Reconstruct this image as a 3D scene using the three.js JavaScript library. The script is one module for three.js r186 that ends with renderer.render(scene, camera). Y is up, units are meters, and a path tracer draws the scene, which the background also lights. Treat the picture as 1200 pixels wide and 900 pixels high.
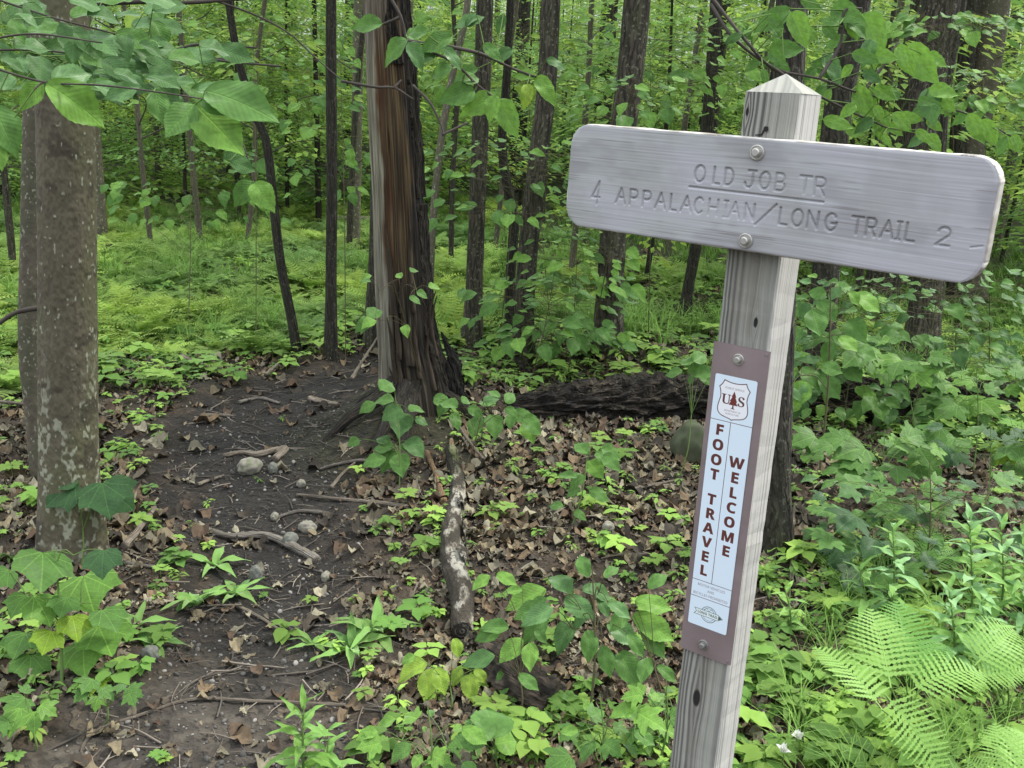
import * as THREE from 'three';
import { mergeGeometries, mergeVertices } from 'three/addons/utils/BufferGeometryUtils.js';
import { createNoise2D, createNoise3D } from 'simplex-noise';

// ---------------------------------------------------------------- camera, sky, sun, exposure
const scene = new THREE.Scene();
const EYE = 1.5, F = 1150;
const camera = new THREE.PerspectiveCamera(42.74, 4 / 3, 0.05, 400);
camera.position.set(0, EYE, 0);
camera.rotation.set(THREE.MathUtils.degToRad(-16.17), 0, THREE.MathUtils.degToRad(3.02), 'YXZ');
camera.updateMatrixWorld(true);
{ // even overcast sky, brighter towards the zenith
  const W = 128, H = 64, d = new Float32Array(W * H * 4);
  for (let y = 0; y < H; y++) {
    const el = ((y + 0.5) / H - 0.5) * Math.PI, s = Math.max(0, Math.sin(el)), l = 0.34 + 1.1 * s;
    for (let x = 0; x < W; x++) d.set([l * 0.95, l * 1.0, l * 1.07, 1], (y * W + x) * 4);
  }
  const sky = new THREE.DataTexture(d, W, H, THREE.RGBAFormat, THREE.FloatType);
  sky.mapping = THREE.EquirectangularReflectionMapping; sky.needsUpdate = true;
  scene.background = sky; scene.environment = sky;
}
const sun = new THREE.DirectionalLight(new THREE.Color(1, 0.95, 0.86), 2.3);
sun.position.set(11, 17, -9); sun.target.position.set(0, 0, -4);
sun.castShadow = true; sun.shadow.radius = 14; sun.shadow.mapSize.set(2048, 2048);
Object.assign(sun.shadow.camera, { left: -30, right: 30, top: 30, bottom: -30, near: 0.5, far: 80 });
scene.add(sun, sun.target);
const renderer = new THREE.WebGLRenderer({ antialias: true });
renderer.toneMapping = THREE.LinearToneMapping;
renderer.toneMappingExposure = 2.15;
renderer.shadowMap.enabled = true;

// ---------------------------------------------------------------- helpers
function RNG(seed) { let s = seed | 0; return () => { s = (s + 0x6d2b79f5) | 0; let t = Math.imul(s ^ (s >>> 15), 1 | s); t = (t + Math.imul(t ^ (t >>> 7), 61 | t)) ^ t; return ((t ^ (t >>> 14)) >>> 0) / 4294967296; }; }
const n2 = createNoise2D(RNG(11)), n3 = createNoise3D(RNG(12));
const V = (x, y, z) => new THREE.Vector3(x, y, z);
const { clamp, lerp, smoothstep: sst } = THREE.MathUtils;
const ss = (a, b, x) => sst(x, a, b);
const PI2 = Math.PI * 2;
const used = {};
const named = (n) => { const k = used[n] = (used[n] ?? -1) + 1; return k ? `${n}_${String(k).padStart(3, '0')}` : n; };
function tag(o, label, category, group) { o.userData.label = label; o.userData.category = category; if (group) o.userData.group = group; return o; }
function thing(name, label, category, group, pos) { const g = new THREE.Group(); g.name = named(name); tag(g, label, category, group); if (pos) g.position.copy(pos); scene.add(g); return g; }
function part(name, geo, mat, parent) { const m = new THREE.Mesh(geo, mat); m.name = name; m.castShadow = m.receiveShadow = true; parent.add(m); return m; }
function solo(name, geo, mat, label, category, group) { const m = part(named(name), geo, mat, scene); return tag(m, label, category, group); }
function kind(name, geo, mat, k) { const m = part(name, geo, mat, scene); m.userData.kind = k; return m; }
function copy(o, name, label) { const c = o.clone(); c.name = named(name); c.userData = { ...o.userData }; if (label) c.userData.label = label; scene.add(c); return c; }
const lin = (r, g, b) => new THREE.Color().setRGB(r, g, b);

// the photograph's pixels (1200 x 900) as rays, and where they meet the ground or a depth
const ray = (px, py) => V((px - 600) / F, -(py - 450) / F, -1).applyQuaternion(camera.quaternion);
const P = (px, py, depth) => ray(px, py).multiplyScalar(depth).add(camera.position);

// ---------------------------------------------------------------- terrain
const flat = (px, py) => { const r = ray(px, py); const s = -EYE / r.y; return V(r.x * s, 0, r.z * s); };
const PATH = [[160, 1010], [225, 890], [285, 790], [315, 700], [315, 620], [300, 560], [300, 515], [335, 478], [385, 455], [430, 437], [450, 420], [452, 400]].map(([x, y]) => flat(x, y));
const PATHW = [0.4, 0.32, 0.24, 0.2, 0.27, 0.36, 0.38, 0.38, 0.3, 0.22, 0.12, 0.05];
function pathD(x, z) { // signed: below 0 inside the trodden path
  let best = 9;
  for (let i = 0; i < PATH.length - 1; i++) {
    const a = PATH[i], b = PATH[i + 1], dx = b.x - a.x, dz = b.z - a.z, t = clamp(((x - a.x) * dx + (z - a.z) * dz) / (dx * dx + dz * dz), 0, 1);
    best = Math.min(best, Math.hypot(x - a.x - dx * t, z - a.z - dz * t) - lerp(PATHW[i], PATHW[i + 1], t));
  }
  return best;
}
const SNAG = flat(487, 468), MOUND = flat(438, 515), MOUND2 = flat(705, 412), RISE = flat(110, 640);
const bump = (x, z, c, r, h) => { const d = Math.hypot(x - c.x, z - c.z) / r; return d < 1 ? h * (1 - d * d) ** 2 : 0; };
function gh(x, z) {
  const far = Math.hypot(x, z);
  let y = 0.05 * n2(x * 0.35 + 5, z * 0.35) + 0.018 * n2(x * 1.4, z * 1.4 + 9) + 0.007 * n2(x * 4.5, z * 4.5) + 0.003 * n2(x * 13, z * 13);
  y -= 0.045 * (1 - ss(-0.12, 0.14, pathD(x, z)));
  y += bump(x, z, SNAG, 0.75, 0.1) + bump(x, z, MOUND, 0.5, 0.07) + bump(x, z, MOUND2, 0.9, 0.14) + bump(x, z, RISE, 0.5, 0.03);
  y += 0.028 * Math.max(0, far - 11) ** 1.1 + 0.25 * n2(x * 0.06, z * 0.06) * ss(8, 25, far);
  return y;
}
function G(px, py) { // where the pixel's ray meets the terrain
  const r = ray(px, py); let s = 0.5;
  for (let i = 0; i < 4000 && s < 90; i++) { const y = EYE + r.y * s; if (y < gh(r.x * s, r.z * s)) break; s += 0.01 + s * 0.002; }
  return V(r.x * s, gh(r.x * s, r.z * s), r.z * s);
}
const depthOf = (p) => -p.clone().sub(camera.position).applyQuaternion(camera.quaternion.clone().invert()).z;
const onGround = (x, z, up = 0) => V(x, gh(x, z) + up, z);

// ---------------------------------------------------------------- textures
function lattice(seed) { const r = RNG(seed), a = new Float32Array(4096); for (let i = 0; i < 4096; i++) a[i] = r(); return a; }
function tileNoise(seed) { const t = lattice(seed); return (x, y, px, py) => { // value noise, periodic in px, py
  const ix = Math.floor(x), iy = Math.floor(y), fx = x - ix, fy = y - iy, u = fx * fx * (3 - 2 * fx), v = fy * fy * (3 - 2 * fy);
  const h = (a, b) => t[((((a % px) + px) % px) * 57 + (((b % py) + py) % py) * 131) & 4095];
  return lerp(lerp(h(ix, iy), h(ix + 1, iy), u), lerp(h(ix, iy + 1), h(ix + 1, iy + 1), u), v);
}; }
function fbmT(seed, fx, fy, oct) { const ns = Array.from({ length: oct }, (_, i) => tileNoise(seed + i * 7)); return (u, v) => { let s = 0, a = 0.5, w = 0; for (let i = 0; i < oct; i++) { const k = 2 ** i; s += a * ns[i](u * fx * k, v * fy * k, fx * k, fy * k); w += a; a *= 0.55; } return s / w; }; }
function tex(w, h, fn, srgb = true) {
  const d = new Uint8Array(w * h * 4);
  for (let y = 0; y < h; y++) for (let x = 0; x < w; x++) { const c = fn((x + 0.5) / w, (y + 0.5) / h), o = (y * w + x) * 4; for (let k = 0; k < 3; k++) d[o + k] = clamp(Math.round((c.length ? c[k] : c) * 255), 0, 255); d[o + 3] = 255; }
  const t = new THREE.DataTexture(d, w, h); t.wrapS = t.wrapT = THREE.RepeatWrapping; t.magFilter = THREE.LinearFilter; t.minFilter = THREE.LinearMipmapLinearFilter; t.generateMipmaps = true;
  if (srgb) t.colorSpace = THREE.SRGBColorSpace; t.needsUpdate = true; return t;
}
const mix3 = (a, b, t) => [lerp(a[0], b[0], t), lerp(a[1], b[1], t), lerp(a[2], b[2], t)];

// ---------------------------------------------------------------- geometry helpers
function radAt(pts, rad) { // radius along a curve: one per point when there are as many radii as points
  const n = rad.length, kn = [0]; if (pts.length === n) for (let i = 1; i < n; i++) kn.push(kn[i - 1] + pts[i].distanceTo(pts[i - 1])); else for (let i = 1; i < n; i++) kn.push(i);
  return (t) => { if (n < 2) return rad[0]; const x = t * kn[n - 1]; let i = 0; while (i < n - 2 && x > kn[i + 1]) i++; return lerp(rad[i], rad[i + 1], clamp((x - kn[i]) / (kn[i + 1] - kn[i]), 0, 1)); };
}
function tube(pts, rad, o = {}) {
  const { seg = 10, rows = 24, rough = 0, lobes = 0, uTile = 0.3, vTile = 0.6, cap = true, f = 3, seed = 0, color, flute } = o;
  const curve = pts.length > 2 ? new THREE.CatmullRomCurve3(pts, false, 'centripetal') : new THREE.LineCurve3(pts[0], pts[1]);
  const L = curve.getLength(), pos = [], uv = [], idx = [], col = [];
  const R = radAt(pts, rad);
  const nu = Math.max(1, Math.round(PI2 * R(0.5) / uTile));
  let T0 = curve.getTangentAt(0), N = Math.abs(T0.y) > 0.7 ? V(0, 0, 1) : V(0, 1, 0); N.addScaledVector(T0, -N.dot(T0)).normalize();
  for (let i = 0; i <= rows; i++) {
    const t = i / rows, p = curve.getPointAt(t), T = curve.getTangentAt(t); N.addScaledVector(T, -N.dot(T)).normalize(); const B = T.clone().cross(N), r0 = R(t);
    for (let j = 0; j <= seg; j++) {
      const a = (j % seg) / seg * PI2, ca = Math.cos(a), sa = Math.sin(a);
      let r = r0 * (1 + (rough ? rough * n3(ca * f * 0.6 + seed, sa * f * 0.6, t * L * f) + rough * 0.5 * n3(ca * f * 1.6 + seed, sa * f * 1.6, t * L * f * 3) : 0));
      if (lobes) r *= 1 + lobes * (1 - ss(0.05, 0.4, t * L)) * (0.5 + 0.5 * Math.cos(a * 5 + seed));
      if (flute) r *= 1 + flute(a, t, L);
      const q = p.clone().addScaledVector(N, ca * r).addScaledVector(B, sa * r);
      pos.push(q.x, q.y, q.z); uv.push(j / seg * nu, t * L / vTile);
      if (color) col.push(...color(a, t, q));
    }
  }
  for (let i = 0; i < rows; i++) for (let j = 0; j < seg; j++) { const a = i * (seg + 1) + j, b = a + seg + 1; idx.push(a, a + 1, b, b, a + 1, b + 1); }
  if (cap) for (const [i, s] of [[0, 1], [rows, -1]]) {
    const p = curve.getPointAt(i / rows), c = pos.length / 3; pos.push(p.x, p.y, p.z); uv.push(0.5, 0.5); if (color) col.push(...color(0, i / rows, p));
    for (let j = 0; j < seg; j++) { const a = i * (seg + 1) + j; s > 0 ? idx.push(c, a + 1, a) : idx.push(c, a, a + 1); }
  }
  const g = new THREE.BufferGeometry(); g.setAttribute('position', new THREE.Float32BufferAttribute(pos, 3)); g.setAttribute('uv', new THREE.Float32BufferAttribute(uv, 2));
  if (color) g.setAttribute('color', new THREE.Float32BufferAttribute(col, 3));
  g.setIndex(idx); g.computeVertexNormals();
  const nn = g.attributes.normal; for (let i = 0; i <= rows; i++) { const a = i * (seg + 1), b = a + seg, v = V(nn.getX(a) + nn.getX(b), nn.getY(a) + nn.getY(b), nn.getZ(a) + nn.getZ(b)).normalize(); nn.setXYZ(a, v.x, v.y, v.z); nn.setXYZ(b, v.x, v.y, v.z); }
  return g;
}
const box = (w, h, d, x = 0, y = 0, z = 0) => new THREE.BoxGeometry(w, h, d).translate(x, y, z);
const plain = (g) => { const q = g.index ? g.toNonIndexed() : g; return q; };
function merge(list) { const keys = ['position', 'normal', 'uv']; const l = list.map((g) => { const q = plain(g); for (const k of Object.keys(q.attributes)) if (!keys.includes(k)) q.deleteAttribute(k); return q; }); return mergeGeometries(l); }

// leaf outlines -> unit leaf: base at the origin, tip at (0, 1, 0), upper side +z
function ovateLeaf({ w = 0.28, rows = 12, half = 3, serr = 0.03, fold = 0.25, droop = 0.25, wave = 0.035, peak = 0.45, seed = 1 }) {
  const r = RNG(seed), pos = [], uv = [], idx = [], n = half * 2 + 1;
  for (let i = 0; i <= rows; i++) {
    const t = i / rows, k = Math.log(0.5) / Math.log(peak), prof = Math.pow(Math.sin(Math.PI * Math.pow(t, k)), 0.8) * (1 - 0.25 * ss(0.75, 1, t));
    const hw = i === 0 || i === rows ? 0.004 : w * prof * (1 + (i % 2 ? serr : -serr));
    for (let j = -half; j <= half; j++) {
      const s = j / half, x = s * hw, y = t + (Math.abs(s) === 1 && i % 2 ? 0.012 : 0) - 0.03 * Math.abs(s) * (i && i < rows ? 1 : 0);
      const z = Math.abs(x) * fold - droop * (t * t) * 0.6 + wave * (Math.sin(t * 11 + s * 2 + seed) + 0.8 * Math.sin(t * 5 + seed * 2 + s)) * Math.abs(s);
      pos.push(x, y - droop * droop * t * t * 0.2, z); uv.push(s * 0.5 * (hw / w) + 0.5, t);
    }
  }
  for (let i = 0; i < rows; i++) for (let j = 0; j < n - 1; j++) { const a = i * n + j; idx.push(a, a + 1, a + n, a + n, a + 1, a + n + 1); }
  const g = new THREE.BufferGeometry(); g.setAttribute('position', new THREE.Float32BufferAttribute(pos, 3)); g.setAttribute('uv', new THREE.Float32BufferAttribute(uv, 2)); g.setIndex(idx); g.computeVertexNormals(); return g;
}
function mapleLeaf({ halfOutline, droop = 0.25, fold = 0.18, seed = 1 }) {
  const r = RNG(seed), c = [0, 0.42], out = [];
  const H = halfOutline, pts = [...H, ...H.slice(1, -1).reverse().map(([x, y]) => [-x, y])];
  for (let i = 0; i < pts.length; i++) { const a = pts[i], b = pts[(i + 1) % pts.length]; out.push([a[0] * (1 + 0.05 * (r() - 0.5)), a[1]]); const nx = b[1] - a[1], ny = a[0] - b[0]; for (const t of [0.33, 0.66]) { const e = (t < 0.5 ? 0.06 : -0.03) * (0.7 + 0.6 * r()); out.push([lerp(a[0], b[0], t) + nx * e, lerp(a[1], b[1], t) + ny * e]); } }
  const n = out.length, pos = [], uv = [], idx = [], rings = [0.35, 0.7, 1];
  const put = (x, y) => { const d = Math.hypot(x, y - 0.1); const z = Math.abs(x) * fold - droop * d * d * 0.7 + 0.03 * Math.sin(x * 9 + y * 7 + seed) * d; pos.push(x, y, z); uv.push(x * 0.8 + 0.5, clamp(y, 0, 1) * 0.98 + 0.01); };
  put(...c); for (const k of rings) for (const [x, y] of out) put(c[0] + (x - c[0]) * k, c[1] + (y - c[1]) * k);
  for (let j = 0; j < n; j++) { idx.push(0, 1 + j, 1 + (j + 1) % n); for (let q = 0; q < 2; q++) { const a = 1 + q * n + j, b = 1 + q * n + (j + 1) % n; idx.push(a, a + n, b, b, a + n, b + n); } }
  const g = new THREE.BufferGeometry(); g.setAttribute('position', new THREE.Float32BufferAttribute(pos, 3)); g.setAttribute('uv', new THREE.Float32BufferAttribute(uv, 2)); g.setIndex(idx); g.computeVertexNormals(); return g;
}
const BROAD = [[0, 0], [0.16, -0.06], [0.38, 0.02], [0.5, 0.2], [0.53, 0.42], [0.56, 0.62], [0.42, 0.6], [0.3, 0.66], [0.2, 0.8], [0, 1]];
const LOBED = [[0, 0], [0.2, -0.04], [0.44, 0.1], [0.36, 0.2], [0.56, 0.42], [0.6, 0.6], [0.44, 0.54], [0.24, 0.5], [0.26, 0.7], [0.14, 0.78], [0, 1]];

// ---------------------------------------------------------------- leaf materials
const veinOvate = (() => { const f = fbmT(300, 8, 8, 3); const h = (u, v) => { const x = Math.abs(u - 0.5) * 2, mid = Math.exp(-((x / 0.035) ** 2)); const ph = (v - x * 0.34) * 11, d = Math.abs(ph - Math.round(ph)); return { mid, side: Math.exp(-((d / 0.11) ** 2)) * (1 - 0.4 * x), cor: 0.5 + 0.5 * Math.cos(ph * PI2) }; };
  return { map: tex(256, 256, (u, v) => { const k = h(u, v), n = 0.76 + 0.27 * f(u, v), g = clamp(k.mid * 0.8 + k.side * 0.3, 0, 1); return mix3([0.9 * n, 0.93 * n, 0.88 * n], [1, 1, 0.92], g * 0.7); }), bump: tex(256, 256, (u, v) => { const k = h(u, v); return clamp(0.62 - 0.4 * k.mid - 0.22 * k.cor + 0.14 * f(u * 2 % 1, v * 2 % 1), 0, 1); }, false) }; })();
const veinMaple = (() => { const f = fbmT(330, 8, 8, 3), rays = [0, 0.55, -0.55, 1.05, -1.05]; const h = (u, v) => { const x = (u - 0.5) / 0.8, y = v, r = Math.hypot(x, y) + 1e-4, a = Math.atan2(x, y); let m = 0, s = 0; for (const q of rays) { const d = a - q, off = r * Math.sin(d), al = r * Math.cos(d); if (Math.abs(d) < 0.7) { m = Math.max(m, Math.exp(-((off / 0.012) ** 2))); const ph = (al - Math.abs(off) * 0.8) * 9, e = Math.abs(ph - Math.round(ph)); if (Math.abs(d) < 0.3) s = Math.max(s, Math.exp(-((e / 0.1) ** 2))); } } return { m, s }; };
  return { map: tex(256, 256, (u, v) => { const k = h(u, v), n = 0.78 + 0.22 * f(u, v), g = clamp(k.m * 0.7 + k.s * 0.22, 0, 1); return mix3([0.8 * n, 0.84 * n, 0.8 * n], [1, 1, 0.92], g); }), bump: tex(256, 256, (u, v) => { const k = h(u, v); return clamp(0.65 - 0.45 * k.m - 0.3 * k.s + 0.2 * f(u * 2 % 1, v * 2 % 1), 0, 1); }, false) }; })();
function leafMat(r, g, b, vein, o = {}) { return new THREE.MeshPhysicalMaterial({ color: lin(r, g, b), map: vein?.map ?? null, bumpMap: vein?.bump ?? null, bumpScale: 0.0016, roughness: 1, transmission: 0.38, thickness: 0, clearcoat: 0.22, clearcoatRoughness: 0.42, specularIntensity: 0.5, side: THREE.DoubleSide, ...o }); }
const LM = {
  mid: leafMat(0.145, 0.305, 0.065, veinOvate), bright: leafMat(0.245, 0.46, 0.08, veinOvate), deep: leafMat(0.105, 0.23, 0.065, veinOvate), yellow: leafMat(0.34, 0.5, 0.06, veinOvate), blue: leafMat(0.155, 0.325, 0.1, veinOvate, { clearcoat: 0.55 }),
  mapleBright: leafMat(0.235, 0.46, 0.07, veinMaple), mapleMid: leafMat(0.155, 0.33, 0.06, veinMaple), mapleDeep: leafMat(0.07, 0.18, 0.055, veinMaple), mapleYellow: leafMat(0.36, 0.54, 0.04, veinMaple),
  herb: leafMat(0.21, 0.4, 0.09), herbPale: leafMat(0.26, 0.47, 0.19), grass: leafMat(0.18, 0.32, 0.075), fern: leafMat(0.25, 0.44, 0.1), fernDeep: leafMat(0.14, 0.32, 0.06),
};
const OVATE = [1, 2, 3, 4].map((s) => ovateLeaf({ w: 0.26 + 0.03 * (s % 3), seed: s * 13, droop: 0.15 + 0.18 * s, fold: 0.15 + 0.12 * (s % 3), peak: 0.42 + 0.03 * (s % 2) }));
const OVATE_WIDE = [5, 6, 7].map((s) => ovateLeaf({ w: 0.285 + 0.02 * (s % 2), seed: s * 13, droop: 0.25 + 0.2 * (s - 5), fold: 0.14 + 0.1 * (s - 5), peak: 0.47, rows: 20, half: 4, serr: 0.03 }));
const MAPLE_B = [1, 2, 3].map((s) => mapleLeaf({ halfOutline: BROAD, droop: 0.12 + 0.1 * s, seed: s * 5 }));
const MAPLE_L = [1, 2, 3].map((s) => mapleLeaf({ halfOutline: LOBED, droop: 0.12 + 0.1 * s, seed: s * 9 }));
const LANCE = [1, 2, 3].map((s) => ovateLeaf({ w: 0.1 + 0.015 * s, rows: 8, half: 2, serr: 0.03, fold: 0.4, droop: 0.25 + 0.2 * s, peak: 0.4, seed: s }));

// ---------------------------------------------------------------- bark, wood, soil
function worleyT(seed, fx, fy) { const t = lattice(seed); return (u, v) => { const x = u * fx, y = v * fy, ix = Math.floor(x), iy = Math.floor(y); let a = 9, b = 9; for (let j = -1; j <= 1; j++) for (let i = -1; i <= 1; i++) { const cx = ((ix + i) % fx + fx) % fx, cy = ((iy + j) % fy + fy) % fy, k = (cx * 71 + cy * 157) & 2047, d = Math.hypot(ix + i + t[k] - x, iy + j + t[k + 2048] - y); if (d < a) { b = a; a = d; } else if (d < b) b = d; } return b - a; }; }
const barkRough = (() => { const w = worleyT(41, 15, 3), a = fbmT(44, 9, 7, 4), b = fbmT(60, 44, 9, 4), c = fbmT(80, 3, 2, 3), l = fbmT(95, 30, 45, 2); const h = (u, v) => { const uu = ((u + 0.12 * (a(u, v) - 0.5)) % 1 + 1) % 1, vv = ((v + 0.16 * (a(v, u) - 0.5)) % 1 + 1) % 1; return clamp(0.15 + ss(0.0, 0.5, w(uu, vv)) * 0.5 + 1.1 * (b(u, v) - 0.42), 0, 1); };
  return { map: tex(512, 512, (u, v) => { const k = h(u, v), g = c(u, v); let q = mix3([0.2, 0.18, 0.16], [0.52, 0.49, 0.45], k); q = mix3(q, [0.44, 0.46, 0.36], ss(0.5, 0.72, g) * 0.55); return mix3(q, [0.68, 0.69, 0.63], ss(0.7, 0.78, l(u, v)) * 0.75); }), bump: tex(512, 512, (u, v) => h(u, v), false) }; })();
const barkSmooth = (() => { const a = fbmT(140, 14, 30, 4), b = fbmT(160, 12, 22, 3), c = fbmT(180, 4, 4, 4), l = fbmT(190, 26, 40, 3); const h = (u, v) => clamp(0.5 + 0.5 * (a(u, v) - 0.5) + 0.7 * (b(u, v) - 0.5), 0, 1);
  return { map: tex(512, 512, (u, v) => { const k = h(u, v); let q = mix3([0.36, 0.34, 0.3], [0.56, 0.53, 0.47], k); q = mix3(q, [0.4, 0.42, 0.33], ss(0.5, 0.7, c(u, v)) * 0.6); return mix3(q, [0.72, 0.73, 0.66], ss(0.68, 0.76, l(u, v))); }), bump: tex(512, 512, (u, v) => h(u, v), false) }; })();
const woodGrain = (() => { const a = fbmT(240, 28, 3, 3), b = fbmT(260, 70, 5, 2); const h = (u, v) => clamp(0.5 + 0.9 * (a(u, v) - 0.5) + 0.6 * (b(u, v) - 0.5), 0, 1);
  return { map: tex(512, 512, (u, v) => { const k = h(u, v); return mix3([0.55, 0.53, 0.5], [1, 1, 1], k); }), bump: tex(512, 512, (u, v) => h(u, v), false) }; })();
const soil = (() => { const a = fbmT(400, 12, 12, 5), b = fbmT(430, 60, 60, 3), c = fbmT(450, 30, 30, 3); const h = (u, v) => clamp(0.5 + 0.8 * (a(u, v) - 0.5) + 0.8 * (b(u, v) - 0.5), 0, 1);
  return { map: tex(1024, 1024, (u, v) => { const k = h(u, v), p = ss(0.66, 0.74, c(u, v)); return mix3(mix3([0.42, 0.4, 0.38], [0.95, 0.93, 0.9], k), [1, 0.97, 0.9], p * 0.6); }), bump: tex(1024, 1024, (u, v) => clamp(h(u, v) + 0.3 * ss(0.64, 0.74, c(u, v)), 0, 1), false) }; })();
const std = (c, m, o = {}) => new THREE.MeshStandardMaterial({ color: c, map: m?.map ?? null, bumpMap: m?.bump ?? null, bumpScale: 0.01, roughness: 0.92, ...o });
const M = {
  bark: std(lin(0.45, 0.44, 0.39), barkRough, { bumpScale: 0.016 }), barkDark: std(lin(0.25, 0.245, 0.215), barkRough, { bumpScale: 0.018 }), barkGrey: std(lin(0.5, 0.48, 0.45), barkSmooth, { bumpScale: 0.005 }), barkPale: std(lin(0.72, 0.7, 0.66), barkSmooth, { bumpScale: 0.005 }),
  twig: std(lin(0.055, 0.046, 0.038)), twigPale: std(lin(0.42, 0.36, 0.29), woodGrain), twigGrey: std(lin(0.36, 0.33, 0.29), woodGrain), stem: std(lin(0.1, 0.17, 0.04)), stemRed: std(lin(0.075, 0.07, 0.03)),
  tinted: std(lin(1, 1, 1), woodGrain, { vertexColors: true, bumpScale: 0.012 }), steel: new THREE.MeshStandardMaterial({ color: lin(0.5, 0.49, 0.46), metalness: 0.85, roughness: 0.5 }), steelDull: new THREE.MeshStandardMaterial({ color: lin(0.3, 0.29, 0.28), metalness: 0.7, roughness: 0.55 }),
};

// ---------------------------------------------------------------- the ground
{
  const N = 560, pos = [], uv = [], col = [], idx = [];
  const fx = (t) => 1.2 * Math.sinh(5 * t), fz = (t) => -3.2 + 1.2 * Math.sinh(5 * t);
  for (let j = 0; j <= N; j++) for (let i = 0; i <= N; i++) {
    const x = fx(i / N * 2 - 1), z = fz(j / N * 2 - 1), pd = pathD(x, z), y = gh(x, z);
    pos.push(x, y, z); uv.push(x / 1.1, z / 1.1);
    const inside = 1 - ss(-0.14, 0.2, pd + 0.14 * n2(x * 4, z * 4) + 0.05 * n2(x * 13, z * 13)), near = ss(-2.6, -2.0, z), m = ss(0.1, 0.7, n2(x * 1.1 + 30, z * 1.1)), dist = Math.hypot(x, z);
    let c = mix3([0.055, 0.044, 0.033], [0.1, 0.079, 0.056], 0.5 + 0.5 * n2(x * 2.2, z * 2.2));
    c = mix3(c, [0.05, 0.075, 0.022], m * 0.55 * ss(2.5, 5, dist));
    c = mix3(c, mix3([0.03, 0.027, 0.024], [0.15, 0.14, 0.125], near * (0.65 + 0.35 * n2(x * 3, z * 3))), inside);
    const mo = Math.hypot(x - MOUND.x, z - MOUND.z); c = mix3(c, [0.035, 0.042, 0.014], (1 - ss(0.2, 0.55, mo)) * 0.7);
    c = mix3(c, [0.035, 0.06, 0.015], ss(7, 12, dist) * 0.7);
    col.push(...c);
  }
  for (let j = 0; j < N; j++) for (let i = 0; i < N; i++) { const a = j * (N + 1) + i, b = a + N + 1; idx.push(a, b, a + 1, b, b + 1, a + 1); }
  const g = new THREE.BufferGeometry(); g.setAttribute('position', new THREE.Float32BufferAttribute(pos, 3)); g.setAttribute('uv', new THREE.Float32BufferAttribute(uv, 2)); g.setAttribute('color', new THREE.Float32BufferAttribute(col, 3)); g.setIndex(idx); g.computeVertexNormals();
  kind('ground', g, std(lin(0.98, 0.95, 0.92), soil, { vertexColors: true, bumpScale: 0.02, roughness: 1 }), 'structure');
}

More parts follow.
